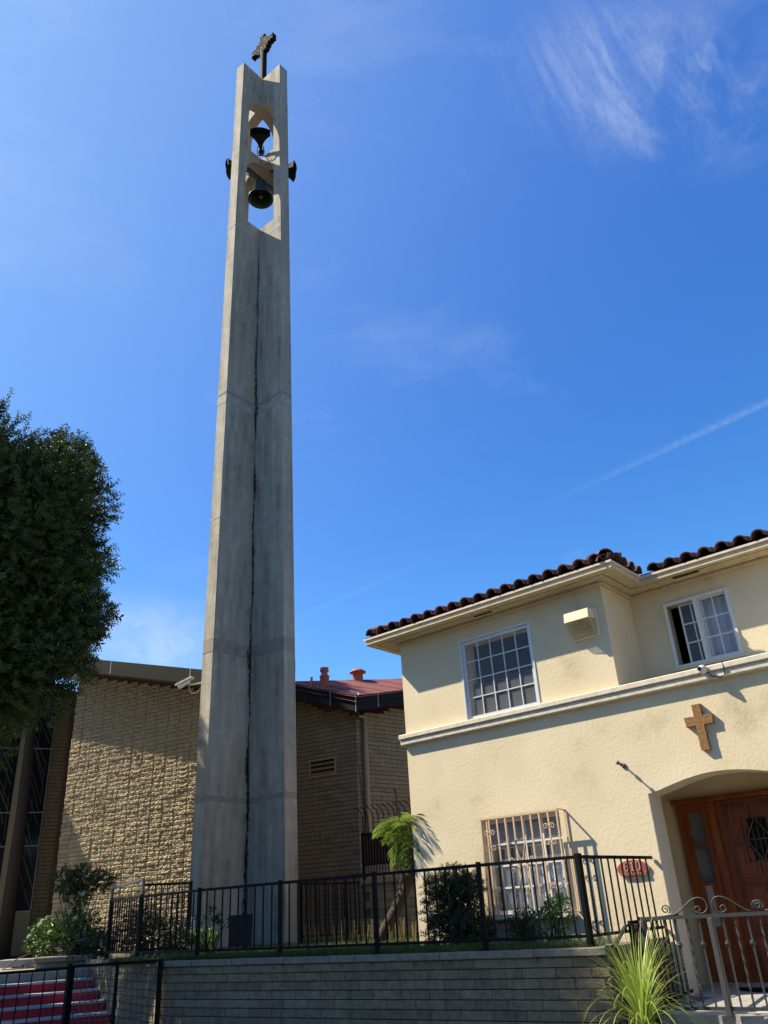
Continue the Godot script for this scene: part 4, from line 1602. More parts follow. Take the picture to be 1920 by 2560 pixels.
func house_fixtures() -> void:
	var Z := -10.8
	var s: SurfaceTool
	var X := Vector3(1, 0, 0)
	var Y := Vector3(0, 1, 0)
	# window grille of the lower window
	var g := thing("window_grille", "cream iron window grille with scrolls standing off the lower window", "window grille", Vector3(-6.65, -0.13, Z))
	var zg := -10.6
	for k in 10:
		var x := lerpf(-7.28, -5.985, k / 9.0)
		s = S()
		bx(s, x - 0.010, x + 0.010, -0.12, 1.155, zg - 0.010, zg + 0.010)
		obj("bar", s, K.grille_cream, g)
	s = S()
	bx(s, -7.30, -5.965, 1.155, 1.18, zg - 0.013, zg + 0.013)
	bx(s, -7.30, -5.965, -0.145, -0.12, zg - 0.013, zg + 0.013)
	for x in [-7.30, -5.965]:
		for y in [1.168, -0.132]:
			bar(s, Vector3(x, y, zg), Vector3(x, y, Z), 0.025, 0.012)
	bar(s, Vector3(-7.30, 1.16, Z + 0.02), Vector3(-7.30, -0.13, Z + 0.02), 0.012, 0.02)
	bar(s, Vector3(-5.965, 1.16, Z + 0.02), Vector3(-5.965, -0.13, Z + 0.02), 0.012, 0.02)
	obj("frame", s, K.grille_cream, g)
	var scroll := func(cx: float, cy: float) -> void:
		var t := S(true)
		for sx in [-1.0, 1.0]:
			for sy in [-1.0, 1.0]:
				spiral(t, Vector3(cx + sx * 0.055, cy + sy * 0.10, zg + 0.012), 0.042, PI * 0.5 * (1.0 - sx) + (PI if sx > 0 else PI) , 1.2 * sx * sy * -1.0, X, Y, 0.0055, 0.3)
		obj("scroll", t, K.grille_cream, g)
	for p in [[-7.136, 0.86], [-6.129, 0.86], [-6.129, 0.10], [-7.136, 0.10]]:
		scroll.call(p[0], p[1])
	s = S(true)
	var cx := -6.633
	for sx in [-1.0, 1.0]:
		for sy in [-1.0, 1.0]:
			tube(s, [Vector3(cx, 0.50, zg + 0.014), Vector3(cx + sx * 0.06, 0.50 + sy * 0.20, zg + 0.014), Vector3(cx + sx * 0.085, 0.50 + sy * 0.29, zg + 0.014), Vector3(cx + sx * 0.07, 0.50 + sy * 0.34, zg + 0.014), Vector3(cx + sx * 0.035, 0.50 + sy * 0.34, zg + 0.014), Vector3(cx + sx * 0.03, 0.50 + sy * 0.30, zg + 0.014)], 0.0055, 6)
			spiral(s, Vector3(cx + sx * 0.16, 0.50 + sy * 0.075, zg + 0.014), 0.042, 0.0 if sx < 0 else PI, 1.1 * sx * sy, X, Y, 0.0055, 0.3)
			spiral(s, Vector3(cx + sx * 0.06, 0.50 + sy * 0.05, zg + 0.014), 0.03, 0.0 if sx < 0 else PI, 1.0 * sx * sy, X, Y, 0.005, 0.3)
	obj("scroll", s, K.grille_cream, g)
	# cross on the wall
	var c := thing("wall_cross", "rough brown stone cross fixed to the cream wall above the arch", "cross", Vector3(-3.78, 2.02, Z))
	s = S()
	var n := noise(61, 14.0, 3)
	var out := [Vector2(-3.835, 1.645), Vector2(-3.725, 1.645), Vector2(-3.725, 1.965), Vector2(-3.60, 1.965), Vector2(-3.60, 2.085), Vector2(-3.725, 2.085), Vector2(-3.725, 2.235), Vector2(-3.835, 2.235), Vector2(-3.835, 2.085), Vector2(-3.965, 2.085), Vector2(-3.965, 1.965), Vector2(-3.835, 1.965)]
	var rough := PackedVector2Array()
	for k in out.size():
		var a: Vector2 = out[k]
		var b: Vector2 = out[(k + 1) % out.size()]
		var m := maxi(1, int((b - a).length() / 0.025))
		for q in m:
			var p := a.lerp(b, float(q) / m)
			rough.append(p + Vector2(n.get_noise_2d(p.x * 3, p.y * 3), n.get_noise_2d(p.x * 3 + 9, p.y * 3)) * 0.008)
	prism(s, rough, 0.0, 0.055, Transform3D(Basis(), Vector3(0, 0, Z)))
	obj("cross_body", s, K.rust_stone, c)
	# wall light with a hood
	var l := thing("wall_light", "cream box wall light with a yellowed lens under the eaves", "wall light", Vector3(-5.16, 3.75, Z))
	s = S()
	bbox(s, Vector3(-5.16, 3.70, Z + 0.02), Vector3(0.45, 0.43, 0.04), 0.01)
	obj("back_plate", s, K.lamp_body, l)
	s = S()
	var hood := PackedVector2Array([Vector2(0.0, 0.0), Vector2(0.19, -0.02), Vector2(0.215, -0.17), Vector2(0.20, -0.17), Vector2(0.0, -0.15)])
	prism(s, hood, -0.20, 0.20, Transform3D(Basis(Vector3(0, 0, 1), Vector3(0, 1, 0), Vector3(1, 0, 0)), Vector3(-5.17, 3.90, Z + 0.04)))
	obj("hood", s, K.lamp_body, l)
	s = S()
	var lens := PackedVector2Array([Vector2(0.0, -0.175), Vector2(0.19, -0.175), Vector2(0.085, -0.37), Vector2(0.0, -0.375)])
	prism(s, lens, -0.19, 0.19, Transform3D(Basis(Vector3(0, 0, 1), Vector3(0, 1, 0), Vector3(1, 0, 0)), Vector3(-5.17, 3.90, Z + 0.041)))
	obj("lens", s, K.lamp_lens, l)
	s = S(true)
	lathe(s, [Vector2(0, -0.09), Vector2(0.03, -0.06), Vector2(0.035, 0.02), Vector2(0.02, 0.08), Vector2(0, 0.09)], 12, Vector3(-5.17, 3.66, Z + 0.10), Basis(Vector3(0, 0, 1), PI / 2))
	obj("bulb", s, K.seed_stalk, l)
	s = S(true)
	tube(s, [Vector3(-5.36, 4.29, Z + 0.12), Vector3(-5.27, 4.22, Z + 0.03), Vector3(-5.22, 4.12, Z + 0.015), Vector3(-5.215, 3.9, Z + 0.015)], 0.008, 6)
	obj("conduit", s, K.lamp_body, l)
	# dome camera on the string course
	var d := thing("dome_camera", "small white dome camera under the string course with a looped cable", "security camera", Vector3(-3.56, 2.64, Z + 0.08))
	s = S(true)
	lathe(s, [Vector2(0, 0), Vector2(0.055, 0.0), Vector2(0.06, 0.02), Vector2(0.055, 0.05), Vector2(0.04, 0.075), Vector2(0.0, 0.09)], 18, Vector3(-3.55, 2.64, Z + 0.105), Basis(Vector3(1, 0, 0), PI / 2) * Basis(Vector3(0, 0, 1), 0.25))
	obj("housing", s, K.cctv_white, d)
	s = S(true)
	lathe(s, [Vector2(0.0, 0.03), Vector2(0.022, 0.022), Vector2(0.03, 0.0), Vector2(0, -0.02)], 14, Vector3(-3.575, 2.645, Z + 0.185), Basis(Vector3(1, 0, 0), PI / 2))
	obj("lens", s, K.cctv_dark, d)
	s = S(true)
	tube(s, [Vector3(-3.51, 2.60, Z + 0.11), Vector3(-3.46, 2.53, Z + 0.10), Vector3(-3.37, 2.50, Z + 0.08), Vector3(-3.31, 2.52, Z + 0.08), Vector3(-3.285, 2.61, Z + 0.115), Vector3(-3.30, 2.70, Z + 0.10)], 0.006, 6)
	obj("cable", s, K.iron_brown, d)
	# bare bracket
	var b := thing("lamp_bracket", "small dark empty bracket sticking out of the cream wall", "bracket", Vector3(-4.93, 1.64, Z))
	s = S(true)
	lathe(s, [Vector2(0, 0), Vector2(0.035, 0), Vector2(0.035, 0.012), Vector2(0.012, 0.02), Vector2(0.012, 0.07), Vector2(0.022, 0.075), Vector2(0.022, 0.10), Vector2(0.010, 0.105), Vector2(0.012, 0.16), Vector2(0.024, 0.165), Vector2(0.024, 0.20), Vector2(0, 0.205)], 12, Vector3(-4.95, 1.62, Z), Basis(Vector3(1, 0, 0), PI / 2 - 0.15))
	obj("socket", s, K.gate_rod, b)
	# oval house-number plaque
	var p := thing("house_plaque", "oval red house number plaque behind the fence return beside the arch", "plaque", Vector3(-5.08, 0.335, Z))
	s = S()
	var ov := PackedVector2Array()
	var ov2 := PackedVector2Array()
	for k in 40:
		var an := TAU * k / 40.0
		ov.append(Vector2(cos(an) * 0.222, sin(an) * 0.112))
		ov2.append(Vector2(cos(an) * 0.212, sin(an) * 0.102))
	prism(s, ov, 0.0, 0.026, Transform3D(Basis(), Vector3(-5.08, 0.335, Z)))
	obj("rim", s, K.plaque_rim, p)
	s = S()
	prism(s, ov2, 0.026, 0.029, Transform3D(Basis(), Vector3(-5.08, 0.335, Z)))
	obj("plate", s, K.plaque_red, p)
	for t in [["610", 0.36, 0.105, "Droid Serif"], ["VERDOS AVENUE", 0.272, 0.036, "Droid Sans"]]:
		var f := SystemFont.new()
		f.font_names = PackedStringArray([t[3]])
		var tm := TextMesh.new()
		tm.text = t[0]
		tm.font = f
		tm.font_size = 64
		tm.pixel_size = t[2] / 46.0
		tm.depth = 0.010
		put("lettering", tm, K.plaque_rim, p, Transform3D(Basis(), Vector3(-5.08, t[1], Z + 0.033)))
	# worn patch of paint behind the plaque
	# mail slot paper on the side light and the door mat
	var m := thing("paper_sheet", "grey sheet of paper hanging from the mail slot left of the door", "paper", Vector3(-4.66, -0.2, -12.17))
	s = S()
	box(s, Vector3(-4.66, -0.17, -12.172), Vector3(0.095, 0.52, 0.004), Basis(Vector3(0, 0, 1), 0.02))
	obj("sheet", s, K.paper_grey, m)
	var dm := thing("door_mat", "black half-round door mat on the porch floor before the door", "door mat", Vector3(-3.9, -1.1, -11.5))
	s = S()
	var half := []
	for k in 19:
		var an := PI * k / 18.0
		half.append(Vector2(-3.83 + cos(an) * 0.55, -11.75 + sin(an) * 0.42))
	plate(s, half, -1.102, -1.088)
	obj("mat", s, K.mat_black, dm)


# ---------------------------------------------------------------- retaining wall

func retaining_wall() -> void:
	var w := thing("retaining_wall", "low grey concrete block wall with a stone cap below the black fence", "wall", Vector3(-8, GRADE, -8.4))
	var runs := [[Vector3(-4.62, 0, -8.83), Vector3(-11.35, 0, -7.95)], [Vector3(-11.35, 0, -7.95), Vector3(-14.98, 0, -8.84)], [Vector3(-4.80, 0, -10.78), Vector3(-4.62, 0, -8.83)]]
	var s := S()
	bbox(s, Vector3.ZERO, Vector3(0.4032, 0.0935, 0.05), 0.006)
	var bk := fin(s)
	var core := S()
	var rest := S()
	var count := 0
	for ri in 3:
		var a: Vector3 = runs[ri][0]
		var b: Vector3 = runs[ri][1]
		var d := (b - a).normalized()
		var L := (b - a).length()
		var n := Vector3(-d.z, 0, d.x)
		if n.dot(Vector3(0.2, 0, 1) if ri < 2 else Vector3(1, 0, 0)) < 0:
			n = -n
		var bs := Basis(d, Vector3.UP, d.cross(Vector3.UP))
		for r in 11:
			var y := -0.5386 - (r + 0.5) * CH
			var e0 := 0.0 if r % 2 == 0 else -0.2031
			while e0 < L:
				var x0 := maxf(e0, 0.0)
				var x1 := minf(e0 + 0.4062, L)
				e0 += 0.4062
				if x1 - x0 < 0.03:
					continue
				var sx := (x1 - x0 - 0.003) / 0.4032
				var xf := Transform3D(bs * Basis.from_scale(Vector3(sx, 1, 1)), a + d * ((x0 + x1) * 0.5) + n * (-0.025 + rng.randf_range(-0.003, 0.003)) + Vector3(0, y, 0))
				if r < 8 and count < 300:
					put("block", bk, K["wall_block_%d" % (rng.randi() % 3)], w, xf)
					count += 1
				else:
					rest.append_from(bk, 0, xf)
		var ha := a - n * 0.04
		var hb := b - n * 0.04
		var q := [Vector2(ha.x, ha.z), Vector2(hb.x, hb.z), Vector2(hb.x, hb.z) - Vector2(n.x, n.z) * 0.14, Vector2(ha.x, ha.z) - Vector2(n.x, n.z) * 0.14]
		plate(core, q, GRADE - 0.1, -0.545)
		# cap stones
		var t := 0.0
		while t < L - 0.02:
			var e := minf(t + rng.randf_range(0.75, 1.25), L)
			if L - e < 0.3:
				e = L
			s = S()
			var mid := a + d * ((t + e) * 0.5) + n * -0.085
			bbox(s, mid + Vector3(0, -0.497 + rng.randf_range(-0.002, 0.002), 0), Vector3(e - t - 0.006, 0.078, 0.235), 0.008, bs)
			obj("cap_stone", s, K.cap_stone, w)
			t = e
	obj("mortar", core, K.wall_mortar, w)
	var o := put("lower_block", rest.commit(), K.wall_block_1, w)
	o.set_meta("kind", "stuff")


# ---------------------------------------------------------------- fences and railings

func fence_run(f: Node, pts: Array, y_top: float, y_bot: float, y_foot: float, n_bal: Array, m: Material, last_post := true, post := 0.05, rail_h := 0.036, bw := 0.0165) -> void:
	for i in pts.size():
		if i == pts.size() - 1 and not last_post:
			break
		var s := S()
		var p: Vector2 = pts[i]
		bbox(s, Vector3(p.x, (y_top + 0.02 + y_foot) * 0.5, p.y), Vector3(post, y_top + 0.02 - y_foot, post), 0.003, Basis(Vector3.UP, 0.13))
		box(s, Vector3(p.x, y_foot + 0.004, p.y), Vector3(post * 2.2, 0.008, post * 2.2), Basis(Vector3.UP, 0.13))
		obj("post", s, m, f)
	for i in pts.size() - 1:
		var a: Vector2 = pts[i]
		var b: Vector2 = pts[i + 1]
		var d := (b - a).normalized()
		var a2 := a + d * (post * 0.5)
		var b2 := b - d * (post * 0.5 if (last_post or i < pts.size() - 2) else 0.0)
		var s := S()
		bar(s, Vector3(a2.x, y_top - rail_h * 0.5, a2.y), Vector3(b2.x, y_top - rail_h * 0.5, b2.y), 0.038, rail_h)
		obj("top_rail", s, m, f)
		s = S()
		bar(s, Vector3(a2.x, y_bot, a2.y), Vector3(b2.x, y_bot, b2.y), 0.032, 0.032)
		obj("bottom_rail", s, m, f)
		for k in n_bal[i]:
			var p := a.lerp(b, (k + 1.0) / (n_bal[i] + 1.0))
			s = S()
			bar(s, Vector3(p.x, y_bot + 0.016, p.y), Vector3(p.x + rng.randf_range(-0.002, 0.002), y_top - rail_h, p.y), bw, bw, Vector3(d.x, 0, d.y))
			obj("baluster", s, m, f)


func fences() -> void:
	var f := thing("iron_fence", "long black iron picket fence standing on the block retaining wall", "fence", Vector3(-8, -0.458, -8.5))
	fence_run(f, [Vector2(-12.60, -8.36), Vector2(-10.80, -8.16), Vector2(-9.19, -8.32), Vector2(-7.60, -8.51), Vector2(-6.09, -8.72), Vector2(-4.86, -8.93)], 0.467, -0.352, -0.458, [10, 9, 9, 9, 8], K.iron_black)
	var r := thing("fence_return", "short black iron fence turning back to the cream house wall by the plaque", "fence", Vector3(-4.83, -0.458, -9.9))
	fence_run(r, [Vector2(-4.86, -8.975), Vector2(-4.80, -10.78)], 0.467, -0.352, -0.458, [10], K.iron_black, false)
	# framed gate panel along the side wall, its frame taller than the fence
	var g := thing("garden_gate", "black picket gate with a pale tilted frame at the end of the fence", "gate", Vector3(-13.3, -0.458, -8.45))
	fence_run(g, [Vector2(-12.66, -8.40), Vector2(-13.98, -8.66)], 0.467, -0.352, -0.458, [12], K.iron_black)
	var s := S()
	bar(s, Vector3(-12.66, 0.72, -8.40), Vector3(-13.98, 0.66, -8.66), 0.03, 0.04)
	bar(s, Vector3(-12.66, 0.45, -8.40), Vector3(-12.66, 0.74, -8.40), 0.04, 0.04)
	bar(s, Vector3(-13.98, 0.45, -8.66), Vector3(-13.98, 0.68, -8.66), 0.04, 0.04)
	obj("upper_frame", s, K.gate_rod, g)
	# fence further back, left and right of the tower
	var b := thing("rear_fence", "brown iron fence running back from the garden gate to the tower", "fence", Vector3(-12.9, YARD, -9.0))
	fence_run(b, [Vector2(-12.98, -8.62), Vector2(-12.77, -9.45)], 0.665, -0.33, YARD - 0.02, [7], K.iron_brown, true, 0.045)
	var b2 := thing("side_yard_fence", "dark iron fence in the grass right of the tower before the brick church", "fence", Vector3(-11.9, YARD, -12.6))
	fence_run(b2, [Vector2(-12.55, -11.9), Vector2(-12.30, -12.9), Vector2(-12.06, -13.9)], 0.60, -0.33, YARD - 0.02, [9, 9], K.iron_brown, true, 0.045)
	# tall back gate with bent spikes between the church and the house
	var k := thing("back_gate", "rusty brown panelled gate with bent iron spikes between church and house", "gate", Vector3(-11, 0.55, -13.3))
	var ga := Vector3(-12.14, 0, -13.3)
	var gb := Vector3(-9.6, 0, -13.45)
	var gd := (gb - ga).normalized()
	var L := (gb - ga).length()
	s = S()
	bar(s, ga + Vector3(0, 1.48, 0), gb + Vector3(0, 1.48, 0), 0.04, 0.05)
	bar(s, ga + Vector3(0, 0.90, 0), gb + Vector3(0, 0.90, 0), 0.04, 0.04)
	bar(s, ga + Vector3(0, 0.60, 0), ga + Vector3(0, 1.52, 0), 0.06, 0.06)
	obj("frame", s, K.iron_black, k)
	var n := 34
	for i in n:
		var p := ga + gd * (L * (i + 0.5) / n)
		s = S()
		bar(s, p + Vector3(0, 0.74, 0.004), p + Vector3(0, 1.455, 0.004), 0.034, 0.02, gd)
		obj("picket", s, K.rusty_panel, k)
	s = S()
	box(s, (ga + gb) * 0.5 + Vector3(0, 1.18, -0.03), Vector3(L, 0.56, 0.01), Basis(gd, Vector3.UP, gd.cross(Vector3.UP)))
	obj("backing_sheet", s, K.iron_brown, k)
	for i in 18:
		var p := ga + gd * (L * (i + 0.1) / 18.0)
		var lx := -gd * 1.0
		s = S(true)
		tube(s, [p + Vector3(0, 1.48, 0), p + Vector3(0, 1.82, 0.01), p + Vector3(0, 1.93, 0.03) + lx * 0.03, p + Vector3(0, 2.0, 0.06) + lx * 0.09, p + Vector3(0, 2.03, 0.08) + lx * 0.13], 0.010, 6)
		obj("spike", s, K.iron_black, k)
	s = S(true)
	var pp := ga + gd * 0.98
	tube(s, [pp + Vector3(0, 1.4, 0.06), pp + Vector3(0, 2.15, 0.06), pp + Vector3(-0.02, 2.24, 0.06), pp + Vector3(-0.05, 2.3, 0.06)], 0.018, 8)
	obj("pipe", s, K.rail_grey, k)
	# low block wall that carries the gate
	var lw := thing("low_block_wall", "low tan block wall under the rusty gate beside the palm trunk", "wall", Vector3(-11, YARD, -13.3))
	s = S()
	var lb := Basis(gd, Vector3.UP, gd.cross(Vector3.UP))
	box(s, (ga + gb) * 0.5 + Vector3(0, 0.0, -0.12), Vector3(L + 0.2, 1.1, 0.16), lb)
	obj("core", s, K.church_mortar, lw)
	s = S()
	bbox(s, (ga + gb) * 0.5 + Vector3(0, 0.575, -0.09), Vector3(L + 0.2, 0.09, 0.3), 0.01, lb)
	obj("ledge", s, K.smooth_brick_2, lw)
	s = S()
	bbox(s, Vector3.ZERO, Vector3(0.397, 0.146, 0.04), 0.006)
	var blk := fin(s)
	for row in 7:
		var x := 0.1 + (0.2 if row % 2 else 0.0)
		while x < L:
			put("block", blk, K["smooth_brick_%d" % (rng.randi() % 3)], lw, Transform3D(lb, ga + gd * x + Vector3(0, YARD + 0.04 + row * 0.1525, -0.03)))
			x += 0.4062
	# gate across the foot of the red stairs
	var sg := thing("stair_fence", "black picket fence across the foot of the red stairs", "fence", Vector3(-12.6, GRADE, -5.5))
	fence_run(sg, [Vector2(-12.16, -6.95), Vector2(-13.15, -5.05), Vector2(-14.14, -3.15)], -0.45, -1.5, GRADE, [12, 12], K.iron_black, true, 0.06)
	var mg := thing("mesh_gate", "grey rod mesh gate with a padlock rail beside the block wall corner", "gate", Vector3(-11.7, GRADE, -7.4))
	var m0 := Vector3(-12.13, 0, -6.99)
	var m1 := Vector3(-11.33, 0, -7.86)
	s = S()
	bbox(s, Vector3(-11.30, (-0.43 + GRADE) * 0.5, -7.89), Vector3(0.065, -0.43 - GRADE, 0.065), 0.004, Basis(Vector3.UP, 0.8))
	obj("gate_post", s, K.iron_black, mg)
	s = S()
	bar(s, m0 + Vector3(0, -0.45, 0), m1 + Vector3(0, -0.45, 0), 0.035, 0.035)
	bar(s, m0 + Vector3(0, -1.5, 0), m1 + Vector3(0, -1.5, 0), 0.035, 0.035)
	bar(s, m0 + Vector3(0, -0.45, 0), m0 + Vector3(0, -1.5, 0), 0.035, 0.035)
	var lk := m0.lerp(m1, 0.52)
	bar(s, lk + Vector3(0, -0.43, 0), lk + Vector3(0, -1.5, 0), 0.035, 0.04)
	obj("gate_frame", s, K.iron_black, mg)
	for i in 15:
		var p := m0.lerp(m1, (i + 0.7) / 15.0)
		s = S()
		bar(s, p + Vector3(0, -0.47, 0), p + Vector3(0, -1.5, 0), 0.009, 0.009)
		obj("rod", s, K.gate_rod, mg)
	for i in 9:
		var y := -0.58 - i * 0.11
		s = S()
		bar(s, m0 + Vector3(0, y, 0.008), m1 + Vector3(0, y, 0.008), 0.008, 0.008)
		obj("rod", s, K.gate_rod, mg)
	var pl := thing("padlock", "small silver padlock hanging on the grey mesh gate", "padlock", lk + Vector3(0, -0.56, 0.04))
	s = S()
	bbox(s, lk + Vector3(0.0, -0.56, 0.045), Vector3(0.05, 0.045, 0.02), 0.006)
	obj("body", s, K.padlock_steel, pl)
	s = S(true)
	tube(s, [lk + Vector3(-0.015, -0.54, 0.045), lk + Vector3(-0.015, -0.51, 0.045), lk + Vector3(0, -0.495, 0.045), lk + Vector3(0.015, -0.51, 0.045), lk + Vector3(0.015, -0.54, 0.045)], 0.005, 6)
	obj("shackle", s, K.padlock_steel, pl)
	porch_railing()


func porch_railing() -> void:
	var r := thing("porch_railing", "grey wrought iron porch railing topped with scrolls before the wooden door", "railing", Vector3(-3.4, -1.105, -9.2))
	var y1 := -0.213
	var y0 := -1.035
	var a := Vector3(-4.29, 0, -9.10)
	var b := Vector3(-1.2, 0, -9.46)
	var d := (b - a).normalized()
	var L := (b - a).length()
	var s := S()
	bar(s, a + Vector3(0, y1, 0), b + Vector3(0, y1, 0), 0.045, 0.034)
	obj("top_rail", s, K.rail_grey, r)
	s = S()
	bar(s, a + Vector3(0, y0, 0), b + Vector3(0, y0, 0), 0.035, 0.03)
	obj("bottom_rail", s, K.rail_grey, r)
	for t0: float in [0.0, 0.72, 1.92]:
		s = S()
		var p: Vector3 = a + d * t0
		bbox(s, p + Vector3(0, (y1 - 0.018 - 1.105) * 0.5, 0), Vector3(0.055, y1 - 0.018 + 1.105, 0.055), 0.004, Basis(Vector3.UP, -0.11))
		obj("post", s, K.rail_grey, r)
	var k := 0
	var t := 0.115
	while t < L:
		if absf(t - 0.72) > 0.05 and absf(t - 1.92) > 0.05:
			var p: Vector3 = a + d * t
			s = S()
			if k % 2 == 0:       # plain bar with a collar
				bar(s, p + Vector3(0, y0 + 0.015, 0), p + Vector3(0, y1 - 0.017, 0), 0.017, 0.017, d)
				lathe(s, [Vector2(0.008, -0.03), Vector2(0.022, -0.018), Vector2(0.028, -0.004), Vector2(0.03, 0.004), Vector2(0.02, 0.012), Vector2(0.024, 0.02), Vector2(0.008, 0.03)], 10, p + Vector3(0, -0.47, 0))
				obj("collared_baluster", s, K.rail_grey, r)
			else:                # twisted bar
				var n := 26
				for i in n:
					var ya := lerpf(y0 + 0.015, y1 - 0.017, float(i) / n)
					var yb := lerpf(y0 + 0.015, y1 - 0.017, float(i + 1) / n)
					var an0 := i * 0.42
					var an1 := (i + 1) * 0.42
					for q in 4:
						var c := []
						for e in [[an0, q, ya], [an0, q + 1, ya], [an1, q + 1, yb], [an1, q, yb]]:
							var an: float = e[0] + e[1] * PI / 2
							c.append(p + Vector3(cos(an) * 0.0115, e[2], sin(an) * 0.0115))
						qd(s, c[0], c[1], c[2], c[3], p + Vector3(0, (ya + yb) * 0.5, 0))
				obj("twisted_baluster", s, K.rail_grey, r)
		k += 1
		t += 0.121
	# scrolls along the top rail: S-curves meeting in pairs
	for j in 4:
		var o := a + d * (0.33 + 0.47 * j * 1.0) + Vector3(0, y1 + 0.017, 0)
		var dir := d if j % 2 == 0 else -d
		if j % 2 == 1:
			o = a + d * (0.33 + 0.47 * j + 0.35) + Vector3(0, y1 + 0.017, 0)
		s = S(true)
		var pts := []
		for i in 9:      # sweep up from the rail
			var u := i / 8.0
			pts.append(o + dir * (0.30 * u) + Vector3(0, 0.008 + 0.15 * smoothstep(0.0, 1.0, u), 0))
		for i in range(1, 12):
			var an := PI / 2 - i * 0.36
			pts.append(o + dir * (0.31 + 0.075 * cos(an)) + Vector3(0, 0.083 + 0.075 * sin(an), 0))
		for i in range(0, 14):
			var an := -2.1 - i * 0.42
			var rr := 0.042 * (1.0 - i / 20.0)
			pts.append(o + dir * (0.285 + rr * cos(an)) + Vector3(0, 0.045 + rr * sin(an), 0))
		tube(s, pts, 0.0075, 6)
		spiral(s, o + dir * -0.055 + Vector3(0, 0.062, 0), 0.05, -0.9, 1.5, dir, Vector3.UP, 0.0075, 0.2)
		obj("scroll", s, K.rail_grey, r)
	# side railing back to the arch
	var sr := thing("side_railing", "black iron side railing from the porch corner back to the arch", "railing", Vector3(-4.5, -1.105, -10.0))
	fence_run(sr, [Vector2(-4.33, -9.14), Vector2(-4.60, -10.78)], y1, y0, -1.105, [7], K.iron_black, false)
	# gate leaf folded back beside the corner, and the stair handrail
	var gl := thing("folded_gate", "black gate leaf folded edge-on beside the porch railing post", "gate", Vector3(-4.4, -1.105, -9.1))
	s = S()
	for p in [Vector3(-4.37, 0, -8.98), Vector3(-4.40, 0, -9.30), Vector3(-4.345, 0, -8.92)]:
		bbox(s, p + Vector3(0, -0.70, 0), Vector3(0.04, 0.96, 0.04), 0.003)
	bar(s, Vector3(-4.36, -0.24, -8.94), Vector3(-4.40, -0.24, -9.30), 0.035, 0.035)
	bar(s, Vector3(-4.36, -1.1, -8.94), Vector3(-4.40, -1.1, -9.30), 0.035, 0.035)
	obj("gate_frame", s, K.iron_black, gl)
	for i in 5:
		s = S()
		var p := Vector3(-4.365, 0, -8.98).lerp(Vector3(-4.40, 0, -9.28), (i + 0.5) / 5.0)
		bar(s, p + Vector3(0, -0.26, 0), p + Vector3(0, -1.08, 0), 0.014, 0.014)
		obj("bar", s, K.iron_black, gl)
	var hr := thing("handrail", "black flat handrail with a curled end on a single post by the wall corner", "handrail", Vector3(-4.45, GRADE, -8.7))
	s = S()
	bar(s, Vector3(-4.44, -0.46, -8.72), Vector3(-4.44, GRADE, -8.72), 0.04, 0.04)
	obj("post", s, K.iron_black, hr)
	s = S()
	var hp := [Vector3(-4.36, -0.255, -8.94), Vector3(-4.385, -0.27, -8.88), Vector3(-4.41, -0.34, -8.80), Vector3(-4.44, -0.42, -8.72), Vector3(-4.47, -0.445, -8.64), Vector3(-4.50, -0.445, -8.60)]
	for i in hp.size() - 1:
		bar(s, hp[i], hp[i + 1], 0.05, 0.014)
	obj("flat_bar", s, K.iron_black, hr)


# ---------------------------------------------------------------- trees and plants

func leaf(s: SurfaceTool, base: Vector3, dir: Vector3, side: Vector3, len: float, w: float, fold := 0.25) -> void:
	var up := side.cross(dir).normalized()
	var m := base + dir * len * 0.5
	var a := m + side * w * 0.5 + up * w * fold
	var b := m - side * w * 0.5 + up * w * fold
	var t := base + dir * len - up * len * 0.08
	s.add_vertex(base); s.add_vertex(a); s.add_vertex(t)
	s.add_vertex(base); s.add_vertex(t); s.add_vertex(b)


func sprig(sd: int, n: int, length: float, ll_: float, lw: float, droop := 0.15) -> ArrayMesh:
	var r := RandomNumberGenerator.new()
	r.seed = sd
	var s := S()
	var stem := S()
	var pts := []
	for k in 5:
		var t := k / 4.0
		pts.append(Vector3(0.04 * length * sin(t * 3.0 + sd), length * t * (1.0 - droop * t * 0.4), length * droop * t * t))
	tube(s, pts, [0.004, 0.0035, 0.003, 0.002, 0.001], 3, false)
	for k in n:
		var t := 0.12 + 0.88 * (k + r.randf() * 0.5) / n
		var i := mini(int(t * 4), 3)
		var p: Vector3 = pts[i].lerp(pts[i + 1], t * 4 - i)
		var an := k * 2.4 + r.randf_range(-0.4, 0.4)
		var out := Vector3(cos(an), r.randf_range(0.25, 0.9), sin(an)).normalized()
		var sd2 := out.cross(Vector3(r.randf_range(-0.4, 0.4), 1, r.randf_range(-0.4, 0.4))).normalized()
		leaf(s, p, out, sd2, ll_ * r.randf_range(0.7, 1.15), lw * r.randf_range(0.8, 1.15))
	return fin(s)


func aim(dir: Vector3, roll: float, sc: float) -> Basis:
	var y := dir.normalized()
	var x := y.cross(Vector3.UP if absf(y.y) < 0.95 else Vector3.RIGHT).normalized()
	return Basis(x, y, x.cross(y)).rotated(y, roll).scaled(Vector3.ONE * sc)


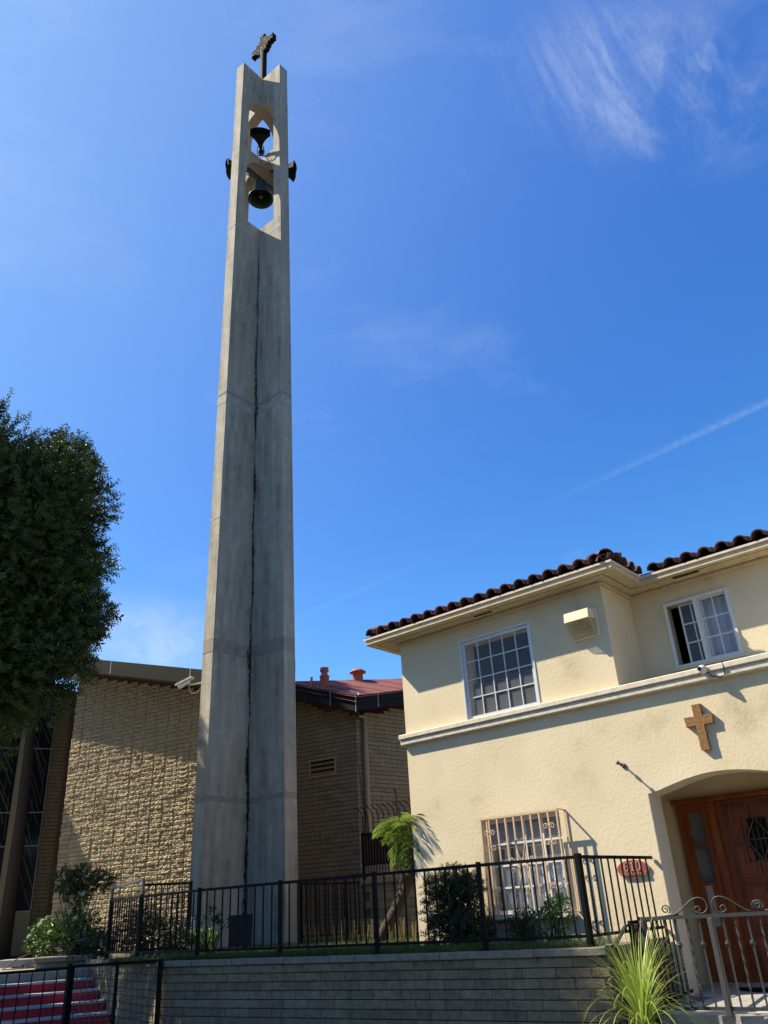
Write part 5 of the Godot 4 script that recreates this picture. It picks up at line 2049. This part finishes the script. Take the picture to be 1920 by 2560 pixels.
func crown(parent: Node, called: String, lobes: Array, per: float, mesh: Mesh, m: Material, seed_: int, scale := 1.0, tint := Vector2(0.65, 1.35)) -> void:
	var r := RandomNumberGenerator.new()
	r.seed = seed_
	var xfs := []
	var cols := []
	for l in lobes:
		var c: Vector3 = l[0]
		var rad: Vector3 = l[1]
		var n := int(per * pow(rad.x * rad.y * rad.z, 0.667))
		for k in n:
			var d := Vector3(r.randfn(), r.randfn(), r.randfn()).normalized()
			var f := pow(r.randf(), 0.38)
			if r.randf() < 0.06:
				f += r.randf_range(0.02, 0.16)
			var p := c + d * rad * f
			var dir := (d + Vector3(r.randfn(), r.randfn() + 0.25, r.randfn()) * 0.5)
			xfs.append(Transform3D(aim(dir, r.randf() * TAU, scale * r.randf_range(0.7, 1.25)), p))
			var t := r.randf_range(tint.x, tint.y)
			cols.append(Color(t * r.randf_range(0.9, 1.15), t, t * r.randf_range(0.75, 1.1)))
	scatter(called, mesh, m, parent, xfs, cols)


func polar(az: float, el: float, dist: float) -> Vector3:
	var a := deg_to_rad(az)
	var e := deg_to_rad(el)
	return Vector3(sin(a) * cos(e), sin(e), -cos(a) * cos(e)) * dist


func trees() -> void:
	var t := thing("ficus_tree", "large dense dark green street tree before the church entrance", "tree", Vector3(-19.0, -0.565, -5.6))
	var lobes := []
	# the crown was measured as bearings and heights seen from the pavement
	for l in [[-67.6, 26.6, 16.4, 1.15], [-66.2, 24.2, 16.6, 1.15], [-65.8, 21.0, 16.3, 1.2], [-64.9, 18.3, 16.0, 1.05], [-65.3, 15.6, 15.8, 1.1], [-63.4, 17.6, 16.4, 0.75], [-62.6, 20.2, 16.5, 0.55], [-61.9, 18.9, 16.6, 0.5], [-62.4, 22.6, 16.8, 0.55], [-63.6, 26.6, 16.8, 0.7], [-64.9, 28.6, 16.8, 0.6], [-67.8, 15.3, 15.6, 1.15],
			[-71.5, 27.5, 16.5, 1.4], [-70.0, 24.5, 16.0, 1.7], [-70.5, 19.0, 15.8, 1.7], [-72.0, 16.0, 16.0, 1.4], [-76.5, 30.0, 17.0, 1.7], [-75.5, 24.0, 17.0, 2.1], [-76.5, 17.5, 17.0, 1.9], [-81.0, 25.0, 18.5, 2.2], [-81.5, 18.0, 18.5, 2.0], [-86.5, 23.0, 20.0, 2.2]]:
		lobes.append([polar(l[0], l[1], l[2]), Vector3.ONE * l[3]])
	for p in [[Vector3(-19.6, 6.6, -7.4), 1.5], [Vector3(-20.6, 8.6, -7.2), 1.7], [Vector3(-21.6, 10.4, -7.0), 1.6], [Vector3(-18.6, 4.8, -7.6), 1.1], [Vector3(-17.4, 3.6, -7.0), 0.9]]:
		lobes.append([p[0], Vector3.ONE * p[1]])
	var s := S(true)
	var c0 := Vector3(-19.0, 2.2, -5.5)
	tube(s, [Vector3(-19.0, -0.7, -5.6), Vector3(-19.03, -0.3, -5.6), Vector3(-18.95, 0.8, -5.55), c0], [0.42, 0.30, 0.25, 0.22], 12)
	obj("trunk", s, K.bark, t)
	s = S(true)
	for k in lobes.size():
		var e: Vector3 = lobes[k][0]
		var mid := c0.lerp(e, 0.5) + Vector3(0, 0.5, 0)
		tube(s, [c0, c0.lerp(mid, 0.5) + Vector3(0, 0.1, 0), mid, mid.lerp(e, 0.6), e], [0.12, 0.09, 0.065, 0.04, 0.012], 6)
	obj("limb", s, K.bark, t)
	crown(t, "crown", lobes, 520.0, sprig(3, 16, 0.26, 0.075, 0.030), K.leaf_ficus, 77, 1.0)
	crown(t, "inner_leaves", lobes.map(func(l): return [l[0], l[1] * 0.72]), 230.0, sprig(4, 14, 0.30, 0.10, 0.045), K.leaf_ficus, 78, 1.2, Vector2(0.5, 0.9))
	# long shoots that break the outline
	var r := RandomNumberGenerator.new()
	r.seed = 5
	var xfs := []
	var cols := []
	for k in 300:
		var l: Array = lobes[r.randi() % 13]
		var d := Vector3(r.randfn(), r.randfn() * 0.6 + 0.2, r.randfn()).normalized()
		for q in 3:
			xfs.append(Transform3D(aim(d + Vector3(0, 0.3 + 0.1 * q, 0), r.randf() * TAU, 1.1), l[0] + d * (l[1].x * (0.9 + 0.10 * q))))
			var tt := r.randf_range(0.9, 1.7)
			cols.append(Color(tt * 1.15, tt, tt * 0.8))
	scatter("shoots", sprig(6, 12, 0.24, 0.065, 0.024), K.leaf_ficus, t, xfs, cols)
	# slender tree behind it
	var t2 := thing("slim_tree", "slim tall tree behind the big street tree by the church wall", "tree", Vector3(-23.4, -0.565, -11.4))
	s = S(true)
	tube(s, [Vector3(-23.4, -0.7, -11.4), Vector3(-23.4, 3, -11.4), Vector3(-23.5, 7.5, -11.3), Vector3(-23.5, 13, -11.2)], [0.2, 0.16, 0.11, 0.03], 10)
	obj("trunk", s, K.bark, t2)
	var l2 := []
	for k in 7:
		l2.append([Vector3(-23.6 + 0.2 * sin(k * 2.1), 9.6 + k * 0.85, -11.2 + 0.2 * cos(k * 1.7)), Vector3(1.25, 1.0, 1.25) * (1.0 if k < 5 else 0.75)])
	crown(t2, "crown", l2, 420.0, sprig(9, 14, 0.28, 0.085, 0.034), K.leaf_dark, 91, 1.15)
	crown(t2, "inner_leaves", l2, 260.0, sprig(8, 12, 0.30, 0.11, 0.05), K.leaf_dark, 92, 1.2)


func bush(called: String, label: String, cat: String, at: Vector3, lobes: Array, per: float, mesh: Mesh, m: Material, sd: int, tint := Vector2(0.6, 1.4), stems := 6, group := "") -> Node3D:
	var b := thing(called, label, cat, at, 0.0, group)
	var s := S(true)
	for k in stems:
		var l: Array = lobes[k % lobes.size()]
		var e: Vector3 = l[0] + Vector3(sin(k * 2.3), 0.3, cos(k * 2.9)) * l[1] * 0.6
		var st := at + Vector3(sin(k * 1.7) * 0.05, -0.05, cos(k * 2.1) * 0.05)
		tube(s, [st, st.lerp(e, 0.5) + Vector3(0, 0.06, 0), e], [0.014, 0.010, 0.004], 5)
	obj("stem", s, K.bark, b)
	crown(b, "foliage", lobes, per, mesh, m, sd, 1.0, tint)
	return b


func frond(sd: int, length: float, n: int, lw: float, droop: float) -> ArrayMesh:     # feather leaf along +y, drooping towards +z
	var r := RandomNumberGenerator.new()
	r.seed = sd
	var s := S()
	var pts := []
	for k in 11:
		var t := k / 10.0
		pts.append(Vector3(0, length * (t - droop * 0.36 * t * t * t), length * droop * t * t * 0.8))
	var rad := []
	for k in 11:
		rad.append(0.011 * (1.0 - k / 11.5))
	tube(s, pts, rad, 4, false)
	for k in n:
		var t := 0.12 + 0.88 * float(k) / n
		var i := mini(int(t * 10), 9)
		var p: Vector3 = pts[i].lerp(pts[i + 1], t * 10 - i)
		var tan: Vector3 = (pts[i + 1] - pts[i]).normalized()
		var up := tan.cross(Vector3.RIGHT).normalized() * -1.0
		for sd2: float in [-1.0, 1.0]:
			var d := (Vector3.RIGHT * sd2 * 0.85 + tan * 0.75 + up * r.randf_range(-0.25, 0.35)).normalized()
			var ln := 0.26 * sin(PI * clampf(t * 0.92 + 0.06, 0, 1)) + 0.06
			var q := p + d * ln * 0.6
			var tip := p + d * ln + Vector3(0, -0.02, 0.02)
			var w := up.cross(d).normalized() * lw
			s.add_vertex(p); s.add_vertex(q + w); s.add_vertex(tip)
			s.add_vertex(p); s.add_vertex(tip); s.add_vertex(q - w)
	return fin(s)


func blade(s: SurfaceTool, base: Vector3, dir: Vector3, length: float, w: float, bend: float, n := 7) -> void:
	var p := base
	var d := dir.normalized()
	var side := d.cross(Vector3.UP).normalized()
	if side.length() < 0.5:
		side = Vector3.RIGHT
	var flat := Vector3(d.x, 0, d.z)
	var a0 := p - side * w * 0.5
	var b0 := p + side * w * 0.5
	for k in n:
		var t := (k + 1.0) / n
		p += d * length / n
		d = (d + Vector3(0, -bend / n * (0.4 + 1.6 * t), 0) + flat * 0.02).normalized()
		var ww := w * (1.0 - pow(t, 1.6)) * 0.5 + 0.0006
		var up := side.cross(d) * w * 0.18
		var a1 := p - side * ww + up
		var b1 := p + side * ww + up
		var o := p + side.cross(d) * -10.0
		qd(s, a0, b0, b1, a1, o)
		a0 = a1
		b0 = b1


func plants() -> void:
	var r := RandomNumberGenerator.new()
	r.seed = 31
	# pygmy palm by the house corner
	var p := thing("palm", "young feather palm with a leaning dark trunk at the house corner", "palm", Vector3(-9.85, YARD, -11.1))
	var s := S(true)
	tube(s, [Vector3(-9.95, YARD - 0.1, -11.15), Vector3(-9.80, YARD + 0.2, -11.15), Vector3(-9.45, 0.15, -11.2), Vector3(-9.14, 0.62, -11.22), Vector3(-9.05, 1.0, -11.22), Vector3(-9.04, 1.22, -11.22)], [0.12, 0.095, 0.085, 0.08, 0.075, 0.05], 12)
	obj("trunk", s, K.bark, p)
	s = S()
	for k in 150:
		var t := r.randf()
		var c := Vector3(-9.95, YARD, -11.15).lerp(Vector3(-9.45, 0.15, -11.2), t * 2.0) if t < 0.5 else Vector3(-9.45, 0.15, -11.2).lerp(Vector3(-9.06, 0.95, -11.22), t * 2.0 - 1.0)
		var an := r.randf() * TAU
		var o := Vector3(cos(an), 0.2, sin(an)) * 0.085
		bbox(s, c + o, Vector3(0.035, 0.05, 0.035), 0.008, Basis(Vector3.UP, an) * Basis(Vector3(0, 0, 1), -0.6))
	obj("leaf_scar", s, K.bark, p)
	var fr := [frond(1, 0.78, 34, 0.007, 0.75), frond(2, 0.70, 30, 0.007, 1.0), frond(3, 0.72, 32, 0.007, 0.5)]
	for k in 26:
		var az := k * 2.399
		var up := 1.25 - 1.5 * (k / 26.0)
		var d := Vector3(cos(az), up, sin(az)).normalized()
		var y := d
		var outw := Vector3(cos(az), -0.6, sin(az)).normalized()
		var z := (outw - y * outw.dot(y)).normalized()
		if d.x > 0.55 and absf(d.z) < 0.45:
			continue      # the house wall is in the way
		put("frond", fr[k % 3], K.leaf_palm, p, Transform3D(Basis(y.cross(z), y, z) * 1.0, Vector3(-9.04, 1.18 + 0.03 * up, -11.22)))
	# shrubs under the lower window
	bush("shrub", "tall dark green shrub against the cream wall left of the barred window", "shrub", Vector3(-7.62, YARD, -10.25), [[Vector3(-7.62, -0.28, -10.25), Vector3(0.50, 0.30, 0.36)], [Vector3(-7.72, 0.05, -10.30), Vector3(0.40, 0.34, 0.32)], [Vector3(-7.70, 0.30, -10.30), Vector3(0.42, 0.22, 0.30)], [Vector3(-7.35, 0.26, -10.28), Vector3(0.20, 0.14, 0.18)], [Vector3(-7.28, -0.30, -10.12), Vector3(0.30, 0.22, 0.25)]], 4200.0, sprig(21, 12, 0.11, 0.042, 0.015), K.leaf_dark, 201, Vector2(0.6, 1.6), 14)
	bush("shrub", "small reddish dark shrub below the barred window", "shrub", Vector3(-6.55, YARD, -10.28), [[Vector3(-6.55, -0.28, -10.28), Vector3(0.17, 0.20, 0.17)], [Vector3(-6.50, -0.40, -10.22), Vector3(0.2, 0.12, 0.18)]], 5200.0, sprig(22, 10, 0.09, 0.038, 0.013), K.leaf_dark, 202, Vector2(0.7, 1.9))
	var lp := bush("shrub", "light green leafy plant beside the small reddish shrub", "plant", Vector3(-6.12, YARD, -10.24), [[Vector3(-6.12, -0.25, -10.24), Vector3(0.24, 0.22, 0.2)], [Vector3(-5.97, -0.06, -10.26), Vector3(0.10, 0.09, 0.1)]], 620.0, sprig(23, 8, 0.14, 0.10, 0.042), K.leaf_bright, 203, Vector2(0.6, 1.2), 7)
	# roses at the landing
	bush("rose_bush", "sunlit pale green rose bush with white blooms at the stair head", "rose bush", Vector3(-16.0, -0.5, -8.9), [[Vector3(-16.35, -0.12, -8.75), Vector3(0.34, 0.30, 0.30)], [Vector3(-15.95, -0.02, -8.95), Vector3(0.42, 0.36, 0.34)], [Vector3(-15.5, -0.05, -9.0), Vector3(0.40, 0.34, 0.30)], [Vector3(-15.15, -0.22, -9.05), Vector3(0.3, 0.22, 0.26)]], 1500.0, sprig(24, 9, 0.13, 0.055, 0.030), K.leaf_bright, 204, Vector2(0.45, 1.0), 12)
	bush("rose_shrub", "dark wind-bent rose shrub standing above the white roses", "shrub", Vector3(-15.6, -0.5, -8.95), [[Vector3(-15.80, 0.86, -8.72), Vector3(0.28, 0.20, 0.26)], [Vector3(-15.55, 0.90, -9.0), Vector3(0.34, 0.24, 0.28)], [Vector3(-15.38, 0.84, -9.3), Vector3(0.2, 0.16, 0.2)], [Vector3(-15.62, 0.58, -8.95), Vector3(0.2, 0.2, 0.18)]], 1900.0, sprig(25, 9, 0.13, 0.055, 0.028), K.leaf_dark, 205, Vector2(0.9, 2.4), 9)
	var petal := S()
	for k in 16:
		var an := k * 2.4
		var t := k / 16.0
		var d := Vector3(cos(an) * (0.3 + t), 1.0 - t * 0.7, sin(an) * (0.3 + t)).normalized()
		leaf(petal, Vector3(0, 0.005, 0), d, d.cross(Vector3.UP).normalized(), 0.05, 0.05, 0.3)
	var bloom := fin(petal)
	var fl := [[-15.84, 0.25, -8.50], [-15.92, 0.13, -8.40], [-15.15, 0.60, -8.78], [-16.45, -0.05, -8.50], [-15.5, 0.32, -8.75], [-15.3, 0.2, -8.75], [-16.2, 0.2, -8.6], [-16.5, 0.05, -8.6], [-15.1, 0.35, -8.85], [-15.7, 0.0, -8.5]]
	for k in fl.size():
		var o := put("rose_bloom", bloom, K.petal_white, self, Transform3D(aim(Vector3(0.4, 0.5, 0.6), k, 1.1), Vector3(fl[k][0], fl[k][1], fl[k][2])))
		tag(o, "white rose bloom on the pale green bush at the stair head", "flower", "white roses at the stair head")
	var pk := [[-15.09, -0.18, -8.80], [-15.05, -0.16, -8.86], [-15.44, -0.29, -8.58], [-15.48, -0.25, -8.62], [-15.2, -0.28, -8.7], [-15.7, -0.24, -8.5], [-15.0, -0.05, -8.8]]
	for k in pk.size():
		var o := put("pink_bloom", bloom, K.petal_pink, self, Transform3D(aim(Vector3(0.4, 0.7, 0.6), k, 1.0), Vector3(pk[k][0], pk[k][1], pk[k][2])))
		tag(o, "magenta flower low in the bed by the stair head", "flower", "magenta flowers in the bed")
	bush("flower_bed_plant", "low dark plant with magenta flowers between roses and gate", "plant", Vector3(-15.2, -0.5, -8.8), [[Vector3(-15.25, -0.32, -8.75), Vector3(0.42, 0.14, 0.2)], [Vector3(-14.6, -0.25, -8.95), Vector3(0.35, 0.2, 0.2)]], 2400.0, sprig(26, 9, 0.10, 0.045, 0.022), K.leaf_dark, 206)
	bush("shrub", "dark shrub behind the black fence end left of the tower", "shrub", Vector3(-13.1, YARD, -8.95), [[Vector3(-13.15, -0.12, -8.95), Vector3(0.45, 0.34, 0.28)], [Vector3(-12.6, -0.22, -9.05), Vector3(0.32, 0.26, 0.22)], [Vector3(-13.7, -0.05, -9.0), Vector3(0.3, 0.36, 0.22)]], 1900.0, sprig(27, 10, 0.13, 0.055, 0.024), K.leaf_dark, 207, Vector2(0.5, 1.4), 10)
	bush("grey_plant", "grey-green plant on the ground left of the tower foot", "plant", Vector3(-12.2, YARD, -9.3), [[Vector3(-12.2, -0.25, -9.3), Vector3(0.26, 0.16, 0.2)]], 2600.0, sprig(28, 10, 0.12, 0.05, 0.022), K.leaf_ficus, 208, Vector2(2.2, 3.6), 5)
	bush("young_rose", "thin young rose with a few leaves before the tower", "rose", Vector3(-11.3, YARD, -8.75), [[Vector3(-11.28, 0.06, -8.78), Vector3(0.16, 0.10, 0.12)], [Vector3(-11.55, 0.0, -8.70), Vector3(0.08, 0.07, 0.07)], [Vector3(-11.0, 0.0, -8.85), Vector3(0.07, 0.06, 0.06)]], 900.0, sprig(29, 6, 0.10, 0.06, 0.03), K.leaf_dark, 209, Vector2(0.8, 1.8), 6)
	# grass strip
	s = S()
	for k in 7:
		var an := k * 0.9
		blade(s, Vector3(cos(an) * 0.012, 0, sin(an) * 0.012), Vector3(cos(an) * 0.35, 1, sin(an) * 0.35), r.randf_range(0.07, 0.13), 0.006, 0.8, 4)
	var tuft := fin(s)
	var xfs := []
	var cols := []
	for k in 9000:
		var x := r.randf_range(-13.5, -8.0)
		var z := r.randf_range(-13.4, -8.3)
		if k < 3800:
			x = r.randf_range(-12.6, -4.9)
			z = -8.42 - 0.131 * (x + 8.0) - pow(r.randf(), 1.5) * 0.9
		if x > -8.8 and z < -10.7 or z > -8.38 - 0.131 * (x + 8.0):
			continue
		if Vector2(x + 13.95, z + 11.7).length() < 0.3:
			continue
		xfs.append(Transform3D(Basis(Vector3.UP, r.randf() * TAU).scaled(Vector3(1, r.randf_range(0.5, 1.25), 1)), Vector3(x, YARD, z)))
		var t := r.randf_range(0.6, 1.4)
		cols.append(Color(t * r.randf_range(0.8, 1.5), t, t * 0.8))
	var gr := scatter("grass", tuft, K.grass_blade, self, xfs, cols)
	tag(gr, "short green grass along the foot of the black fence", "grass", "", "stuff")
	# dry flowering stalks
	s = S()
	tube(s, [Vector3.ZERO, Vector3(0.01, 0.2, 0), Vector3(0.02, 0.4, 0.01)], [0.0035, 0.003, 0.0015], 4, false)
	for k in 26:
		var y := 0.16 + 0.009 * k
		var an := k * 2.4
		leaf(s, Vector3(0.012, y, 0.003), Vector3(cos(an), 0.7, sin(an)).normalized(), Vector3(-sin(an), 0, cos(an)), 0.022, 0.012)
	var stalk := fin(s)
	xfs = []
	cols = []
	for k in 150:
		var x := r.randf_range(-10.6, -8.95)
		var z := r.randf_range(-12.6, -10.6)
		if k < 80:
			x = r.randf_range(-12.4, -10.2)
			z = r.randf_range(-12.6, -11.6)
		xfs.append(Transform3D(Basis(Vector3.UP, r.randf() * TAU) * Basis(Vector3.RIGHT, r.randf_range(-0.15, 0.15)) * r.randf_range(0.5, 1.1), Vector3(x, YARD, z)))
		var t := r.randf_range(0.6, 1.3)
		cols.append(Color(t, t * r.randf_range(0.8, 1.1), t * 0.8))
	var sk := scatter("seed_stalks", stalk, K.seed_stalk, self, xfs, cols)
	tag(sk, "pale dry seed stalks standing in the grass before the brick church", "grass", "", "stuff")
	# spiky fountain plant at the wall corner
	var y := thing("spiky_plant", "sunlit yellow-green spiky plant with arching blades before the wall corner", "plant", Vector3(-4.04, GRADE, -8.22))
	s = S(true)
	tube(s, [Vector3(-4.04, GRADE - 0.05, -8.22), Vector3(-4.05, -1.3, -8.22), Vector3(-4.04, -1.04, -8.23)], [0.09, 0.07, 0.055], 10)
	obj("trunk", s, K.bark, y)
	var made := 0
	for k in 150:
		var an := k * 2.399
		var lift := 1.0 - k / 150.0
		var d := Vector3(cos(an), lerpf(0.55, 5.0, pow(lift, 1.5)) + r.randf_range(-0.15, 0.3), sin(an)).normalized()
		var len := r.randf_range(0.70, 1.0)
		s = S()
		blade(s, Vector3(-4.04 + cos(an) * 0.035, -1.10 + lift * 0.08, -8.23 + sin(an) * 0.035), d, len, r.randf_range(0.013, 0.019), lerpf(3.0, 0.7, pow(lift, 0.8)) * r.randf_range(0.7, 1.3), 11)
		obj("leaf_blade", s, K.leaf_yucca, y)
		made += 1
	# thin blades growing against the wall
	var gb := thing("grass_clump", "clump of thin grass blades growing up the front of the block wall", "grass", Vector3(-7.72, GRADE, -8.16))
	for k in 16:
		var an := k * 2.4
		s = S()
		blade(s, Vector3(-7.72 + cos(an) * 0.02, GRADE, -8.16 + sin(an) * 0.02), Vector3(cos(an) * 0.14, 1, sin(an) * 0.10), r.randf_range(0.45, 0.78), 0.010, 0.22, 7)
		obj("leaf_blade", s, K.grass_blade, gb)


func small_things() -> void:
	var s: SurfaceTool
	# church floodlight camera on the fascia
	var u := Vector3(0.98481, 0, -0.17365)
	var n := Vector3(0.17365, 0, 0.98481)
	var L := func(a: float, y: float, b: float) -> Vector3: return u * a + Vector3(0, y, 0) + n * b
	var c := thing("bullet_camera", "white bullet security camera hanging from the dark church fascia", "security camera", L.call(-13.8, 5.25, -14.0))
	var a: Vector3 = L.call(-14.03, 5.185, -13.95)
	var b: Vector3 = L.call(-13.60, 5.33, -14.05)
	var d := (b - a).normalized()
	var side := d.cross(Vector3.UP).normalized()
	var top := side.cross(d)
	var bs := Basis(side, top, d)
	s = S()
	bbox(s, (a + b) * 0.5 + top * 0.015, Vector3(0.13, 0.018, (b - a).length()), 0.006, bs)
	for q in [-1.0, 1.0]:
		bbox(s, (a + b) * 0.5 + side * 0.062 * q - top * 0.005, Vector3(0.008, 0.04, (b - a).length()), 0.003, bs)
	obj("sunshield", s, K.cctv_white, c)
	s = S(true)
	var o := -top * 0.055
	tube(s, [a + d * 0.05 + o, a + d * 0.17 + o, a + d * 0.175 + o, a + d * 0.36 + o], [0.062, 0.062, 0.05, 0.05], 16)
	obj("barrel", s, K.cctv_white, c)
	s = S(true)
	tube(s, [a + d * 0.038 + o, a + d * 0.05 + o], 0.045, 16)
	obj("lens", s, K.cctv_dark, c)
	s = S(true)
	var arm: Vector3 = L.call(-13.45, 5.22, -14.2)
	tube(s, [a + d * 0.3 + o * 1.6, a + d * 0.34 - top * 0.14, arm - Vector3(0, 0.02, 0), L.call(-13.44, 5.24, -14.3)], [0.022, 0.02, 0.022, 0.03], 8)
	obj("arm", s, K.cctv_white, c)
	s = S(true)
	tube(s, [a + d * 0.34 + o, L.call(-13.66, 5.1, -14.0), L.call(-13.63, 5.0, -14.0), L.call(-13.56, 4.93, -14.0), L.call(-13.47, 4.91, -14.02), L.call(-13.40, 4.96, -14.05), L.call(-13.37, 5.06, -14.1), L.call(-13.37, 5.2, -14.25)], 0.011, 8)
	obj("cable", s, K.cable, c)
	# floodlight box in the garden before the tower
	var f := thing("garden_floodlight", "dark boxy garden floodlight on a thin stand before the tower", "floodlight", Vector3(-11.82, YARD, -9.80))
	var fx := Vector3(0.64, 0, -0.768)
	var fz := Vector3(0.768, 0, 0.64)
	var xf := Transform3D(Basis(fx, Vector3.UP, fz), Vector3(-11.82, -0.14, -9.80))
	s = S()
	prism(s, PackedVector2Array([Vector2(-0.20, 0.235), Vector2(0.20, 0.235), Vector2(0.205, 0.13), Vector2(0.185, -0.235), Vector2(-0.175, -0.235), Vector2(-0.195, 0.13)]), -0.09, 0.06, xf)
	obj("case", s, K.flood_case, f)
	s = S()
	prism(s, PackedVector2Array(rect(-0.205, 0.205, 0.12, 0.135)), -0.095, 0.07, xf)
	prism(s, PackedVector2Array(rect(-0.205, 0.205, 0.225, 0.24)), -0.095, 0.07, xf)
	obj("visor", s, K.flood_case, f)
	s = S(true)
	for q in [-0.05, 0.07]:
		tube(s, [xf * Vector3(q, -0.23, 0), xf * Vector3(q, -0.40, 0), xf * Vector3(q - 0.08, -0.40, 0.03)], 0.012, 6)
	obj("stand", s, K.iron_black, f)
	# pipe stand with a white sleeve
	var p := thing("standpipe", "dark standpipe with a white lower sleeve by the brick church wall", "pipe", Vector3(-12.06, YARD, -12.62))
	s = S(true)
	tube(s, [Vector3(-12.06, YARD - 0.1, -12.62), Vector3(-12.06, 0.5, -12.62)], 0.035, 10)
	obj("pipe", s, K.iron_black, p)
	s = S(true)
	tube(s, [Vector3(-12.02, -0.34, -12.57), Vector3(-12.02, -0.06, -12.57)], 0.018, 10)
	obj("sleeve", s, K.white_plastic, p)
	var wb := thing("meter_box", "small white utility box in the bed left of the tower foot", "box", Vector3(-12.9, YARD, -9.55))
	s = S()
	bbox(s, Vector3(-12.9, -0.18, -9.55), Vector3(0.16, 0.62, 0.12), 0.01)
	obj("box", s, K.white_plastic, wb)
	# stone slabs edging the flower bed
	for k in 3:
		var e := thing("edging_slab", ["grey stone slab edging the flower bed, nearest to the gate", "thin grey stone slab stacked under the flower bed slab", "pale stone slab by the church door panel at the bed's far end"][k], "slab", [Vector3(-15.25, -0.565, -8.62), Vector3(-15.35, -0.565, -8.60), Vector3(-16.5, -0.565, -8.42)][k])
		s = S()
		var ctr: Vector3 = [Vector3(-15.25, -0.425, -8.62), Vector3(-15.35, -0.518, -8.60), Vector3(-16.5, -0.47, -8.42)][k]
		bbox(s, ctr, [Vector3(1.05, 0.085, 0.34), Vector3(0.85, 0.094, 0.30), Vector3(0.7, 0.13, 0.34)][k], 0.012, Basis(Vector3.UP, 0.75))
		obj("slab", s, K.cap_stone if k < 2 else K.light_concrete, e)
	var fb := S()
	plate(fb, [Vector2(-14.9, -8.95), Vector2(-15.1, -8.60), Vector2(-16.6, -8.30), Vector2(-18.5, -9.6), Vector2(-19.0, -11.0)], -0.6, -0.5)
	struct("flower_bed", fb, K.soil)
	var hs := thing("garden_hose", "thin brown hose looped on the landing beside the roses", "hose", Vector3(-16.3, -0.55, -8.3))
	s = S(true)
	tube(s, [Vector3(-16.15, -0.30, -8.5), Vector3(-16.35, -0.40, -8.25), Vector3(-16.45, -0.53, -8.1), Vector3(-16.35, -0.55, -8.0), Vector3(-16.1, -0.55, -8.1), Vector3(-15.8, -0.54, -8.35)], 0.012, 6)
	obj("hose", s, K.brown_trim, hs)


func opposite_side() -> void:      # what stands across the street, behind the photographer
	var rows := [["pale grey two-storey building across the street", -22.0, 9.0, 8.0, 18.0], ["long tan apartment building across the street", -9.0, 20.0, 10.5, 18.5], ["brown two-storey house across the street", 14.0, 9.0, 7.5, 18.0], ["grey warehouse far along the opposite pavement", -38.0, 13.0, 9.0, 19.0], ["cream shop building at the far end of the opposite pavement", 27.0, 14.0, 8.5, 19.0]]
	for k in rows.size():
		var w: Array = rows[k]
		var b := thing("opposite_building", w[0], "building", Vector3(w[1] + w[2] * 0.5, GRADE, w[4] + 5))
		var s := S()
		bx(s, w[1], w[1] + w[2], GRADE - 0.2, w[3] - 1.65, w[4], w[4] + 10.0)
		obj("wall", s, K[["paving", "smooth_brick_2", "bark", "paving", "stucco"][k]], b)
		s = S()
		bx(s, w[1] - 0.3, w[1] + w[2] + 0.3, w[3] - 1.65, w[3] - 1.35, w[4] - 0.3, w[4] + 10.3)
		obj("roof", s, K.red_roof, b)
		for f in 2:
			for q in int(w[2] / 2.4):
				s = S()
				var x: float = w[1] + 1.2 + q * 2.4
				bx(s, x - 0.55, x + 0.55, -0.6 + f * 3.0, 0.8 + f * 3.0, w[4] - 0.05, w[4] + 0.1)
				obj("window", s, K.stained_glass, b)
